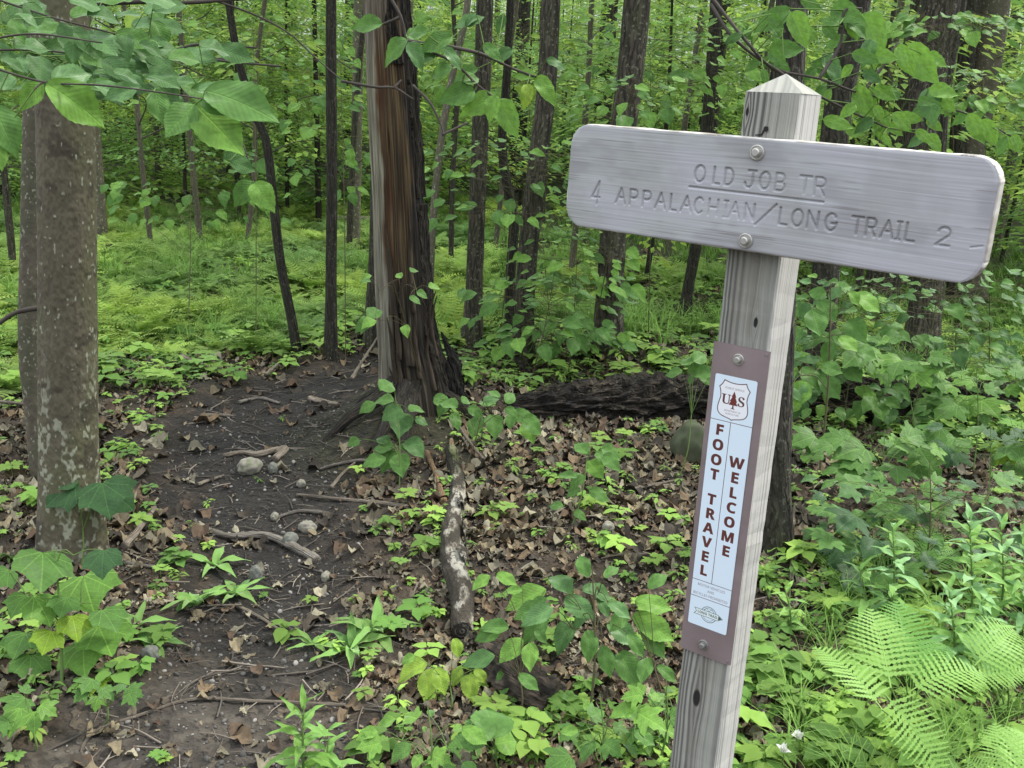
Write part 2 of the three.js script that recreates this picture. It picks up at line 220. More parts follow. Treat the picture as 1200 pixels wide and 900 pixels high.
// ---------------------------------------------------------------- the trail sign
{
  const sign = thing('trail_sign', 'weathered grey wooden trail signpost with routed name board and brown foot travel marker', 'trail sign');
  sign.position.set(0.36693, 0, -1.53817); sign.rotation.y = THREE.MathUtils.degToRad(-35.151);
  // sign space: x along the front face, z out of the front face; the front face is z = 0, y = 1.5293 is its upper edge
  const TOP = 1.5293, w = 0.089, h2 = w / 2;
  const colA = fbmT(500, 7, 2, 3), colB = fbmT(520, 40, 3, 3), colC = fbmT(540, 5, 6, 4), colD = fbmT(560, 110, 4, 2);
  const vis = 1.0; // texture runs 1.64 m down the post
  const knots = [[0.42, 1.045, 0.017], [0.07, 0.03, 0.006], [0.7, 0.35, 0.008], [0.36, 1.3, 0.02]];
  const front = (u, v) => { // v in metres from the top
    let du = 0, k = 0; for (const [ku, kv, kr] of knots) { const dx = (u - ku) * w, dy = (v - kv) * 0.42, d = Math.hypot(dx, dy); du += Math.sign(dx || 1) * 0.1 * Math.exp(-((d / (kr * 1.5)) ** 2)); k = Math.max(k, 1 - ss(kr * 0.3, kr * 0.5, d)); }
    const vv = v / 1.64, g = u - du * 0.7 + 0.05 * (colA(0.3, vv * 3 % 1) - 0.5) + 0.03 * Math.sin(v * 7);
    const stripes = 0.5 + 0.5 * Math.sin(g * 74 + 3.2 * Math.sin(g * 9)), left = 1 - ss(0.38, 0.6, g + 0.1 * Math.sin(v * 5));
    const fine = colD(((g % 1) + 1) % 1, vv), str = left * Math.pow(stripes, 1.6) * 0.85 + (1 - left) * 0.35 * ss(0.4, 0.75, colB(((g * 0.4 % 1) + 1) % 1, vv));
    const ht = clamp(0.75 - 0.55 * str - 0.25 * (fine - 0.5) - 0.6 * k, 0, 1);
    let c = mix3([0.3, 0.3, 0.3], [0.69, 0.68, 0.65], clamp(0.95 - str * 0.95 - 0.55 * (fine - 0.5), 0, 1)); c = mix3(c, [0.6, 0.64, 0.6], 0.35 * colC(u, vv)); c = mix3(c, [0.5, 0.48, 0.45], 0.5 * ss(0.5, 0.8, colC((u + 0.4) % 1, vv))); c = mix3(c, [0.09, 0.08, 0.07], k * 0.9);
    return { ht, c };
  };
  const side = (u, v) => { const vv = v / 1.64, g = u + 0.06 * Math.sin(v * 3.1), s = colB(((g * 0.55 % 1) + 1) % 1, vv), f = colD(((g % 1) + 1) % 1, vv); const d = ss(0.52, 0.78, s) * 0.55 + 0.35 * (f - 0.5); let c = mix3([0.81, 0.8, 0.785], [0.46, 0.45, 0.43], clamp(d, 0, 1)); c = mix3(c, [0.72, 0.72, 0.7], 0.5 * colC(u, vv)); return { ht: clamp(0.7 - 0.6 * d, 0, 1), c }; };
  const pick = (u, v) => (u < 0.5 ? front(u * 2, (1 - v) * 1.64) : side(u * 2 - 1, (1 - v) * 1.64));
  const postMat = std(lin(0.8, 0.8, 0.79), { map: tex(512, 1024, (u, v) => pick(u, v).c), bump: tex(512, 1024, (u, v) => pick(u, v).ht, false) }, { bumpScale: 0.004, roughness: 0.88 });
  { // post body with chipped edges and a low pyramid top
    const pos = [], uv = [], idx = []; const ROWS = 90, B = 0.003, bottom = -0.25;
    const ring = [[-h2 + B, 0], [h2 - B, 0], [h2, -B], [h2, -w + B], [h2 - B, -w], [-h2 + B, -w], [-h2, -w + B], [-h2, -B]];
    const wallUV = [[0, 1, 0], [1, 2, 0.5], [2, 3, 0.5], [3, 4, 0.5], [4, 5, 0], [5, 6, 0.5], [6, 7, 0.5], [7, 0, 0]];
    for (const [a, b, u0] of wallUV) {
      const long = a % 2 === 0, k0 = pos.length / 3;
      for (let i = 0; i <= ROWS; i++) { const y = lerp(bottom, TOP, i / ROWS), v = 1 - (TOP - y) / 1.64 * 0.999; for (const [q, s] of [[a, 0], [b, 1]]) { const e = 0.0009 * n3(q * 3.1, y * 14, 1) + 0.0008 * n3(q * 3.1, y * 50, 2); pos.push(ring[q][0] + e, y, ring[q][1] + e); uv.push(u0 + (long ? 0.008 + 0.484 * s : 0.47 + 0.02 * s), clamp(v, 0.002, 0.998)); } }
      for (let i = 0; i < ROWS; i++) { const q = k0 + i * 2; idx.push(q, q + 1, q + 2, q + 2, q + 1, q + 3); }
    }
    const c = [0, TOP + 0.029, -w / 2], lip = ring;
    for (let q = 0; q < 8; q++) { const A = lip[q], Bq = lip[(q + 1) % 8], k = pos.length / 3; pos.push(A[0], TOP, A[1], Bq[0], TOP, Bq[1], ...c); uv.push(0.3, 0.2, 0.4, 0.2, 0.36, 0.23); idx.push(k, k + 1, k + 2); }
    const g = new THREE.BufferGeometry(); g.setAttribute('position', new THREE.Float32BufferAttribute(pos, 3)); g.setAttribute('uv', new THREE.Float32BufferAttribute(uv, 2)); g.setIndex(idx);
    const gg = g.toNonIndexed(); gg.computeVertexNormals(); part('post', gg, postMat, sign);
  }
  const dark = std(lin(0.012, 0.011, 0.01)); // the split hole above the board
  { const s = new THREE.Shape(); s.moveTo(-0.014, -0.0005); s.lineTo(-0.004, 0.001); s.lineTo(-0.001, 0.009); s.bezierCurveTo(-0.002, 0.013, 0.0045, 0.014, 0.006, 0.011); s.bezierCurveTo(0.008, 0.006, 0.005, 0.004, 0.001, 0.005); s.lineTo(-0.002, -0.0015); s.lineTo(-0.013, -0.002); part('bolt_hole', new THREE.ShapeGeometry(s).translate(-0.006, TOP - 0.062, 0.0016), dark, sign); }

  // ---- the board, its lettering routed into the wood
  const BW = 0.6718, BH = 0.1711, BT = 0.03, CR = 0.036, X0 = -0.333, Y0 = TOP - 0.062, PX = 2000; // pixels per metre of the relief map
  const TW = Math.round(BW * PX), TH = Math.round(BH * PX), cv = document.createElement('canvas'); cv.width = TW; cv.height = TH;
  const cx = cv.getContext('2d'); cx.fillStyle = '#000'; cx.fillRect(0, 0, TW, TH); cx.strokeStyle = '#fff'; cx.lineCap = 'round'; cx.lineJoin = 'round';
  const arc = (x, y, rx, ry, a0, a1, n = 14) => Array.from({ length: n + 1 }, (_, i) => { const a = (a0 + (a1 - a0) * i / n) * Math.PI / 180; return [x + rx * Math.cos(a), y + ry * Math.sin(a)]; }); // y down, 0..1 box
  const GL = {
    O: [arc(0.5, 0.5, 0.48, 0.5, 0, 360, 28)], L: [[[0.08, 0], [0.08, 1], [0.95, 1]]], D: [[[0.08, 0], [0.08, 1], [0.4, 1], ...arc(0.4, 0.5, 0.55, 0.5, 90, -90), [0.08, 0]]], J: [[[0.3, 0], [0.98, 0]], [[0.72, 0], [0.72, 0.68], ...arc(0.4, 0.68, 0.32, 0.32, 0, 170)]],
    B: [[[0.08, 0], [0.08, 1], [0.6, 1], ...arc(0.6, 0.75, 0.34, 0.25, 90, -90), [0.08, 0.5]], [[0.08, 0], [0.55, 0], ...arc(0.55, 0.25, 0.32, 0.25, -90, 90)]], T: [[[0, 0], [1, 0]], [[0.5, 0], [0.5, 1]]],
    R: [[[0.08, 1], [0.08, 0], [0.6, 0], ...arc(0.6, 0.26, 0.34, 0.26, -90, 90), [0.08, 0.52]], [[0.5, 0.52], [0.96, 1]]], A: [[[0, 1], [0.5, 0], [1, 1]], [[0.2, 0.62], [0.8, 0.62]]], P: [[[0.08, 1], [0.08, 0], [0.6, 0], ...arc(0.6, 0.27, 0.34, 0.27, -90, 90), [0.08, 0.54]]],
    C: [arc(0.52, 0.5, 0.48, 0.5, -42, -318, 24)], H: [[[0.06, 0], [0.06, 1]], [[0.94, 0], [0.94, 1]], [[0.06, 0.5], [0.94, 0.5]]], I: [[[0.5, 0], [0.5, 1]], [[0.2, 0], [0.8, 0]], [[0.2, 1], [0.8, 1]]], N: [[[0.06, 1], [0.06, 0], [0.94, 1], [0.94, 0]]],
    G: [[...arc(0.52, 0.5, 0.48, 0.5, -42, -360, 24), [0.98, 0.56], [0.6, 0.56]]], 4: [[[0.72, 1.05], [0.86, -0.05], [0.1, 0.72], [1, 0.72]]], 2: [[...arc(0.5, 0.28, 0.42, 0.28, 190, 395, 16), [0.02, 1], [0.98, 1]]], '/': [[[-0.25, 1.12], [1.35, -0.12]]],
  };
  const put = (ch, x, y, lw, hh) => { for (const line of GL[ch]) { cx.beginPath(); line.forEach(([a, b], i) => cx[i ? 'lineTo' : 'moveTo']((x + a * lw) * PX, (y + b * hh) * PX)); cx.stroke(); } };
  const row = (text, xs, y, hh) => [...text].forEach((ch, i) => put(ch, xs[i][0], y, xs[i][1], hh));
  cx.lineWidth = 0.003 * PX;
  row('OLDJOBTR', [[0.235, 0.0175], [0.2665, 0.012], [0.285, 0.015], [0.318, 0.018], [0.342, 0.0165], [0.366, 0.0165], [0.404, 0.0172], [0.426, 0.0168]], 0.0495, 0.0245);
  row('APPALACHIANLONGTRAIL2', [[0.0984, 0.0172], [0.1229, 0.0155], [0.1472, 0.0158], [0.1715, 0.018], [0.1975, 0.0128], [0.2174, 0.0178], [0.24, 0.016], [0.2642, 0.0165], [0.2888, 0.0092], [0.3, 0.0168], [0.3245, 0.016], [0.3795, 0.0142], [0.3995, 0.0168], [0.4228, 0.017], [0.4495, 0.0172], [0.4885, 0.0158], [0.5087, 0.0145], [0.5305, 0.0168], [0.5505, 0.0085], [0.5635, 0.0142], [0.6055, 0.018]], 0.0985, 0.0242);
  put('4', 0.05, 0.0935, 0.0165, 0.034); cx.beginPath(); cx.moveTo(0.344 * PX, 0.1285 * PX); cx.lineTo(0.3735 * PX, 0.0945 * PX); cx.stroke();
  cx.beginPath(); cx.moveTo(0.2285 * PX, 0.0832 * PX); cx.lineTo(0.443 * PX, 0.0834 * PX); cx.stroke();
  cx.lineWidth = 0.0024 * PX; cx.beginPath(); cx.moveTo(0.651 * PX, 0.1205 * PX); cx.lineTo(0.665 * PX, 0.117 * PX); cx.stroke();
  const raw = cx.getImageData(0, 0, TW, TH).data; let cut = new Float32Array(TW * TH); for (let i = 0; i < cut.length; i++) cut[i] = raw[i * 4] / 255;
  for (let p = 0; p < 2; p++) { const t = new Float32Array(cut.length); for (let y = 1; y < TH - 1; y++) for (let x = 1; x < TW - 1; x++) { let s = 0; for (let a = -1; a <= 1; a++) for (let b = -1; b <= 1; b++) s += cut[(y + a) * TW + x + b]; t[y * TW + x] = s / 9; } cut = t; }
  const cutAt = (x, y) => cut[clamp(Math.round(y * PX), 0, TH - 1) * TW + clamp(Math.round(x * PX), 0, TW - 1)]; // metres, y down
  const gA = fbmT(600, 3, 26, 4), gB = fbmT(620, 5, 90, 3), gC = fbmT(640, 6, 3, 4);
  const grain = (x, y) => { const u = x / 0.8, v = clamp((y + 0.003 * Math.sin(x * 5) + 0.001 * Math.sin(x * 17 + 1)) / 0.2, 0, 0.999); return 0.55 * gA(u, v) + 0.45 * gB(u, v); };
  const wear = (x, y) => 0.35 + 0.65 * ss(0.3, 0.6, gC(x / 0.8, y / 0.2)); // how deep the letters have stayed
  const boardTex = tex(TW, TH, (u, v) => { const x = u * BW, y = (1 - v) * BH, g = grain(x, y), c0 = cutAt(x, y) * wear(x, y), b = gC((u + 0.5) % 1, v); let c = mix3([0.65, 0.65, 0.675], [0.695, 0.697, 0.73], clamp(g * 1.7 - 0.35, 0, 1)); c = mix3(c, [0.62, 0.65, 0.63], 0.5 * ss(0.35, 0.65, b) * (1 - u)); c = mix3(c, [0.5, 0.49, 0.52], 0.4 * ss(0.55, 0.8, b)); c = mix3(c, [0.55, 0.56, 0.55], 0.28 * ss(0.45, 0.75, gC((u * 1.7 + 0.2) % 1, (v * 0.6 + 0.3) % 1))); c = mix3(c, [0.44, 0.43, 0.43], 0.5 * ss(0.7, 0.78, gB(x / 0.8, clamp(y / 0.2, 0, 0.99))) * ss(0.5, 0.6, b)); return mix3(c, [0.4, 0.39, 0.41], 0.06 * c0); });
  const boardMat = std(lin(0.95, 0.945, 0.93), { map: boardTex }, { roughness: 0.8 }), edgeMat = std(lin(0.74, 0.72, 0.69), woodGrain, { roughness: 0.85, bumpScale: 0.002 });  // edge paler than the face: weathered wood, plus skylight painted into the colour
  const board = (() => {
    const NX = 720, NY = 190, pos = [], uv = [], idx = [], BV = 0.004;
    const inset = (y) => { const d = Math.min(y, BH - y); return d >= CR ? 0 : CR - Math.sqrt(Math.max(0, CR * CR - (CR - d) ** 2)); };
    for (let j = 0; j <= NY; j++) { const y = lerp(0.0022, BH - 0.0022, j / NY), ins = inset(y) + 0.0022; for (let i = 0; i <= NX; i++) { const x = lerp(ins, BW - ins, i / NX); pos.push(x, -y, -0.003 * cutAt(x, y) * wear(x, y) + 0.0005 * (grain(x, y) - 0.5) * 2 - 0.0012 * (1 - ss(0, 0.005, Math.min(x - ins, BW - ins - x, y, BH - y)))); uv.push(x / BW, 1 - y / BH); } }
    for (let j = 0; j < NY; j++) for (let i = 0; i < NX; i++) { const a = j * (NX + 1) + i, b = a + NX + 1; idx.push(a, b, a + 1, b, b + 1, a + 1); }
    const g = new THREE.BufferGeometry(); g.setAttribute('position', new THREE.Float32BufferAttribute(pos, 3)); g.setAttribute('uv', new THREE.Float32BufferAttribute(uv, 2)); g.setIndex(idx); g.computeVertexNormals(); return g;
  })();
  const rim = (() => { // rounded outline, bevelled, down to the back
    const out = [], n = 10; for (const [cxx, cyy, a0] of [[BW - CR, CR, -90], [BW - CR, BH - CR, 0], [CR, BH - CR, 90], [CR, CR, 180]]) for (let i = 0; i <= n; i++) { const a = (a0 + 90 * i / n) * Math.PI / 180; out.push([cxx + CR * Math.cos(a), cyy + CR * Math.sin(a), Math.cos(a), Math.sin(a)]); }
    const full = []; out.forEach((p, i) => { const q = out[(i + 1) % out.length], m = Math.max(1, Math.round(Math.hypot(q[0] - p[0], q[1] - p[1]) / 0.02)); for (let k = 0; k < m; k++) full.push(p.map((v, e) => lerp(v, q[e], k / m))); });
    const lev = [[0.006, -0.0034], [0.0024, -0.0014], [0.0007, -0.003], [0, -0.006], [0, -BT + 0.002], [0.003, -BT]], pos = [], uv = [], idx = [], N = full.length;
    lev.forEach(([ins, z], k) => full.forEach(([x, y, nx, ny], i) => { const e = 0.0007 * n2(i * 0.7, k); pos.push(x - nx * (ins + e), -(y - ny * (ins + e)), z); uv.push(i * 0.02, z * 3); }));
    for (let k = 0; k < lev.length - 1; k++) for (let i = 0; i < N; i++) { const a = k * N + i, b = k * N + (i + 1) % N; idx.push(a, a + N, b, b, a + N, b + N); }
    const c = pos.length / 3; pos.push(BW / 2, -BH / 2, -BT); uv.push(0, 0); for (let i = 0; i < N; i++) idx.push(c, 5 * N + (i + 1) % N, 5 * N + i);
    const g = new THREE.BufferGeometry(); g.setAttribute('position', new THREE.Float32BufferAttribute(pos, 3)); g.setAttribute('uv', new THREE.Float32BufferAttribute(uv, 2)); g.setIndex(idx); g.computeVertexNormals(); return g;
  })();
  const bd = part('name_board', board, boardMat, sign); bd.position.set(X0, Y0, BT + 0.0015); bd.rotation.z = -THREE.MathUtils.degToRad(0.69); bd.userData.label = 'routed grey board reading OLD JOB TR, APPALACHIAN/LONG TRAIL';
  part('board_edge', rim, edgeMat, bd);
  const bolt = (x, y, z, r, parent, dull) => { const b = part('bolt', merge([new THREE.CylinderGeometry(r * 1.5, r * 1.55, 0.0016, 28).rotateX(Math.PI / 2).translate(0, 0, 0.0008), new THREE.CylinderGeometry(r * 0.86, r, 0.006, 6).rotateX(Math.PI / 2).translate(0, 0, 0.0046), new THREE.CylinderGeometry(r * 0.62, r * 0.8, 0.0012, 18).rotateX(Math.PI / 2).translate(0, 0, 0.0081), new THREE.TorusGeometry(r * 1.28, r * 0.2, 6, 28).translate(0, 0, 0.0012)]), dull ? M.steelDull : M.steel, parent); b.position.set(x, y, z); b.rotation.z = x * 40 + y * 7; return b; };
  bolt(0.3328, -0.0214, 0.0004, 0.0078, bd); bolt(0.3325, -0.1537, 0.0004, 0.0078, bd);

  // ---- brown marker strip with its sticker
  const PW = 0.0485, plate = (() => { const s = 40, pos = [], uv = [], idx = []; const NY = 60; for (let j = 0; j <= NY; j++) for (let i = 0; i <= 24; i++) { const u = i / 24 * 2 - 1, y = lerp(-0.3915, -0.955, j / NY); pos.push(u * PW, y, 0.0052 - 0.0035 * Math.pow(Math.abs(u), 7) + 0.0004 * n2(u * 2, y * 8)); uv.push(u * 0.1, y); } for (let j = 0; j < NY; j++) for (let i = 0; i < 24; i++) { const a = j * 25 + i, b = a + 25; idx.push(a, b, a + 1, b, b + 1, a + 1); } const g = new THREE.BufferGeometry(); g.setAttribute('position', new THREE.Float32BufferAttribute(pos, 3)); g.setAttribute('uv', new THREE.Float32BufferAttribute(uv, 2)); g.setIndex(idx); g.computeVertexNormals(); return mergeGeometries([plain(g), plain(box(PW * 2 - 0.0006, 0.5632, 0.0014, 0, -0.67325, 0.0009))]); })();
  const pn = fbmT(700, 6, 20, 4), plateMat = new THREE.MeshStandardMaterial({ color: lin(1, 1, 1), roughness: 0.62, map: tex(128, 512, (u, v) => { const n = pn(u, v); return mix3([0.44, 0.39, 0.39], [0.55, 0.495, 0.5], n); }) });
  const mk = part('marker_plate', plate, plateMat, sign); mk.position.set(0, TOP, 0); mk.userData.label = 'mauve brown plastic marker strip bolted to the post';
  bolt(-0.0016, -0.4131, 0.0052, 0.0064, mk, false); bolt(-0.0043, -0.9332, 0.0052, 0.0064, mk, true);
  for (const [x, y] of [[0.0435, -0.397], [0.043, -0.949]]) part('nail', new THREE.CylinderGeometry(0.0014, 0.0014, 0.003, 8).rotateX(Math.PI / 2).translate(x, y, 0.0045), M.steelDull, mk);
  { // sticker: 73 mm x 457 mm
    const W = 0.0728, H = 0.457, S = 4200, c = document.createElement('canvas'); c.width = Math.round(W * S); c.height = Math.round(H * S); const k = c.getContext('2d'), m = S / 1000; // canvas in mm
    k.scale(m, m); k.fillStyle = '#d5e5f2'; k.fillRect(0, 0, 80, 460); const brown = '#5a3a35';
    k.strokeStyle = brown; k.lineWidth = 1; const ln = (a, b, x, y) => { k.beginPath(); k.moveTo(a, b); k.lineTo(x, y); k.stroke(); };
    ln(0, 77.6, 73, 77.6); ln(35.6, 77.6, 35.6, 371); ln(0, 371, 73, 371); ln(0, 402.5, 73, 402.5);
    // shield
    k.lineWidth = 1.5; k.beginPath(); k.moveTo(17, 8); k.quadraticCurveTo(36, 14.5, 55, 8); k.quadraticCurveTo(57, 15, 62.5, 20); k.quadraticCurveTo(58.5, 29, 59, 38); k.bezierCurveTo(62, 50, 65, 60, 58, 66); k.bezierCurveTo(51, 71, 41, 70, 36, 73.5); k.bezierCurveTo(31, 70, 21, 71, 14, 66); k.bezierCurveTo(7, 60, 10, 50, 13, 38); k.quadraticCurveTo(13.5, 29, 9.5, 20); k.quadraticCurveTo(15, 15, 17, 8); k.closePath(); k.fillStyle = '#e6e9ee'; k.fill(); k.stroke();
    k.fillStyle = brown; k.textAlign = 'center'; k.font = 'bold 23px serif'; k.fillText('U', 23, 48); k.fillText('S', 49.5, 48); k.font = '4.6px sans-serif'; k.globalAlpha = 0.75; k.fillText('FOREST SERVICE', 36, 22.5); k.font = '3.8px sans-serif'; k.fillText('DEPARTMENT OF', 36, 59.5); k.fillText('AGRICULTURE', 36, 64.5); k.globalAlpha = 1;
    k.beginPath(); k.moveTo(36, 24); k.lineTo(40, 34); k.lineTo(38.6, 34); k.lineTo(42.5, 42); k.lineTo(40.5, 42); k.lineTo(44, 48); k.lineTo(37, 48); k.lineTo(37.4, 53); k.lineTo(40, 54.5); k.lineTo(32, 54.5); k.lineTo(34.6, 53); k.lineTo(35, 48); k.lineTo(28, 48); k.lineTo(31.5, 42); k.lineTo(29.5, 42); k.lineTo(33.4, 34); k.lineTo(32, 34); k.closePath(); k.fillStyle = '#6b2f2c'; k.fill();
    k.fillStyle = '#5e322d'; k.font = 'bold 25px sans-serif'; const up = (text, x, y, step) => { for (const ch of text) { k.save(); k.translate(x, y); k.scale(1.12, 1); k.fillText(ch, 0, 0); k.strokeText(ch, 0, 0); k.restore(); y += step; } };
    k.strokeStyle = k.fillStyle; k.lineWidth = 1.1; up('FOOT', 18, 103.5, 26.3); up('TRAVEL', 18, 227.5, 26.5); up('WELCOME', 54, 152.5, 26.6); k.strokeStyle = brown;
    k.font = '6.4px sans-serif'; k.globalAlpha = 0.75; k.fillText('MOTOR VEHICLES', 36, 381); k.fillText('AND', 36, 389.5); k.fillText('BICYCLES PROHIBITED', 36, 398.5); k.globalAlpha = 1;
    // round emblem with a pointed banner
    k.strokeStyle = k.fillStyle = '#5b6b62'; k.lineWidth = 1.2; k.beginPath(); k.arc(37, 430, 14.5, 0, PI2); k.stroke(); k.beginPath(); k.arc(37, 430, 11.5, 0, PI2); k.lineWidth = 0.7; k.stroke(); k.beginPath(); k.moveTo(25, 428); k.lineTo(32, 419); k.lineTo(37, 424); k.lineTo(42, 418); k.lineTo(49, 428); k.stroke();
    k.beginPath(); k.moveTo(10, 424.5); k.lineTo(54, 424.5); k.lineTo(63, 430); k.lineTo(54, 435.5); k.lineTo(10, 435.5); k.lineTo(14, 430); k.closePath(); k.fillStyle = '#dbe8ea'; k.fill(); k.lineWidth = 1; k.stroke(); k.fillStyle = '#43524b'; k.font = 'bold 6.6px sans-serif'; k.fillText('LONG TRAIL', 35, 432.4); k.beginPath(); k.moveTo(55, 426); k.lineTo(61.5, 430); k.lineTo(55, 434); k.closePath(); k.fill();
    const t = new THREE.CanvasTexture(c); t.colorSpace = THREE.SRGBColorSpace; t.magFilter = THREE.LinearFilter;
    const s = new THREE.Shape(), r = 0.004, a = W / 2, b = H; s.moveTo(-a + r, 0); s.lineTo(a - r, 0); s.quadraticCurveTo(a, 0, a, -r); s.lineTo(a, -b + r); s.quadraticCurveTo(a, -b, a - r, -b); s.lineTo(-a + r, -b); s.quadraticCurveTo(-a, -b, -a, -b + r); s.lineTo(-a, -r); s.quadraticCurveTo(-a, 0, -a + r, 0);
    const g = new THREE.ShapeGeometry(s), p = g.attributes.position, u = g.attributes.uv; for (let i = 0; i < p.count; i++) u.setXY(i, p.getX(i) / W + 0.5, 1 + p.getY(i) / H);
    const st = part('sticker', g, new THREE.MeshStandardMaterial({ map: t, roughness: 0.5 }), mk); st.position.set(-0.0012, -0.4428, 0.0062); st.userData.label = 'white sticker with shield and FOOT TRAVEL WELCOME in brown letters';
  }
}

// ---------------------------------------------------------------- foliage sprays
function spray(n, seed, { leaf = 0.1, ratio = 0.5, flatness = 0.12, spread = 0.5 } = {}) { // a flat twig of small folded leaves, 1 m long along +x, facing up
  const r = RNG(seed), pos = [], idx = [], col = [];
  for (let i = 0; i < n; i++) {
    const t = Math.pow((i + 0.5) / n, 0.8), sd = i % 2 ? 1 : -1, off = spread * Math.sin(Math.PI * Math.min(1, t * 0.85 + 0.15)) * r();
    const p = V(t + 0.03 * (r() - 0.5), flatness * (r() - 0.6) - 0.1 * t * t, sd * off), a = sd * (0.5 + 0.7 * r()) * (1 - 0.5 * t), L = leaf * (0.7 + 0.6 * r());
    const d = V(Math.cos(a), -0.05 - 0.35 * r(), Math.sin(a)).normalize(), up = V(0.5 * (r() - 0.5), 1, 0.5 * (r() - 0.5)); const s = d.clone().cross(up).normalize(), nn = s.clone().cross(d), b = pos.length / 3, W = L * ratio * 0.5;
    const pts = [p, p.clone().addScaledVector(d, L * 0.42).addScaledVector(s, W).addScaledVector(nn, W * 0.35), p.clone().addScaledVector(d, L), p.clone().addScaledVector(d, L * 0.42).addScaledVector(s, -W).addScaledVector(nn, W * 0.35)];
    const c = 0.75 + 0.5 * r(); for (const q of pts) { pos.push(q.x, q.y, q.z); col.push(c, c, c * 0.95); } idx.push(b, b + 1, b + 2, b, b + 2, b + 3);
  }
  for (let i = 0; i < 5; i++) { const b = pos.length / 3, x0 = i / 5 * 0.9, x1 = x0 + 0.19, y = (x) => -0.12 * x * x - 0.005; pos.push(x0, y(x0), -0.003, x0, y(x0), 0.003, x1, y(x1), 0); col.push(...Array(9).fill(0.25)); idx.push(b, b + 1, b + 2); }
  const g = new THREE.BufferGeometry(); g.setAttribute('position', new THREE.Float32BufferAttribute(pos, 3)); g.setAttribute('color', new THREE.Float32BufferAttribute(col, 3)); g.setIndex(idx); g.computeVertexNormals(); return g;
}
const SPRAYS = [spray(56, 1, { leaf: 0.075, flatness: 0.07, spread: 0.6 }), spray(70, 2, { leaf: 0.066, flatness: 0.06, spread: 0.65 }), spray(48, 3, { leaf: 0.088, ratio: 0.6, flatness: 0.08, spread: 0.6 })], FARSPRAY = spray(64, 9, { leaf: 0.075, ratio: 0.55, flatness: 0.08, spread: 0.75 });
const sprayMat = new THREE.MeshPhysicalMaterial({ color: lin(1, 1, 1), vertexColors: true, roughness: 1, transmission: 0.5, thickness: 0, specularIntensity: 0.25, side: THREE.DoubleSide });
const tones = [[0.16, 0.29, 0.075], [0.23, 0.36, 0.08], [0.125, 0.24, 0.075], [0.31, 0.43, 0.085]];
const Q = new THREE.Quaternion(), EU = new THREE.Euler(), MX = new THREE.Matrix4(), SC = V(1, 1, 1);
function instances(name, geo, mat, list, parent, k) { // list of [x, y, z, rx, ry, rz, scale, r, g, b]
  const m = new THREE.InstancedMesh(geo, mat, list.length); m.name = name; const c = new THREE.Color();
  list.forEach((l, i) => { MX.compose(V(l[0], l[1], l[2]), Q.setFromEuler(EU.set(l[3], l[4], l[5], 'YXZ')), Array.isArray(l[6]) ? V(...l[6]) : SC.setScalar(l[6])); m.setMatrixAt(i, MX); if (l.length > 7) m.setColorAt(i, c.setRGB(l[7], l[8], l[9])); });
  m.castShadow = m.receiveShadow = true; if (k) m.userData.kind = k; parent.add(m); return m;
}
const tone = (r, k = 1) => { const a = tones[Math.floor(r() * 4)], b = tones[Math.floor(r() * 4)], t = r(), v = (0.8 + 0.4 * r()) * k * 1.15; return mix3(a, b, t).map((x) => x * v); };
function crownList(r, n, y0, y1, R, size, k = 1) { const l = []; for (let i = 0; i < n; i++) { const a = r() * PI2, h = lerp(y0, y1, r()), q = R * Math.sqrt(Math.max(0.12, Math.sin(Math.PI * clamp((h - y0) / (y1 - y0), 0.12, 0.97)))) * Math.pow(r(), 0.6); l.push([Math.cos(a) * q, h, Math.sin(a) * q, 0.3 * (r() - 0.5), -a + 0.8 * (r() - 0.5), -0.25 + 0.35 * (r() - 0.5), size * (0.7 + 0.6 * r()), ...tone(r, k)]); } return l; }

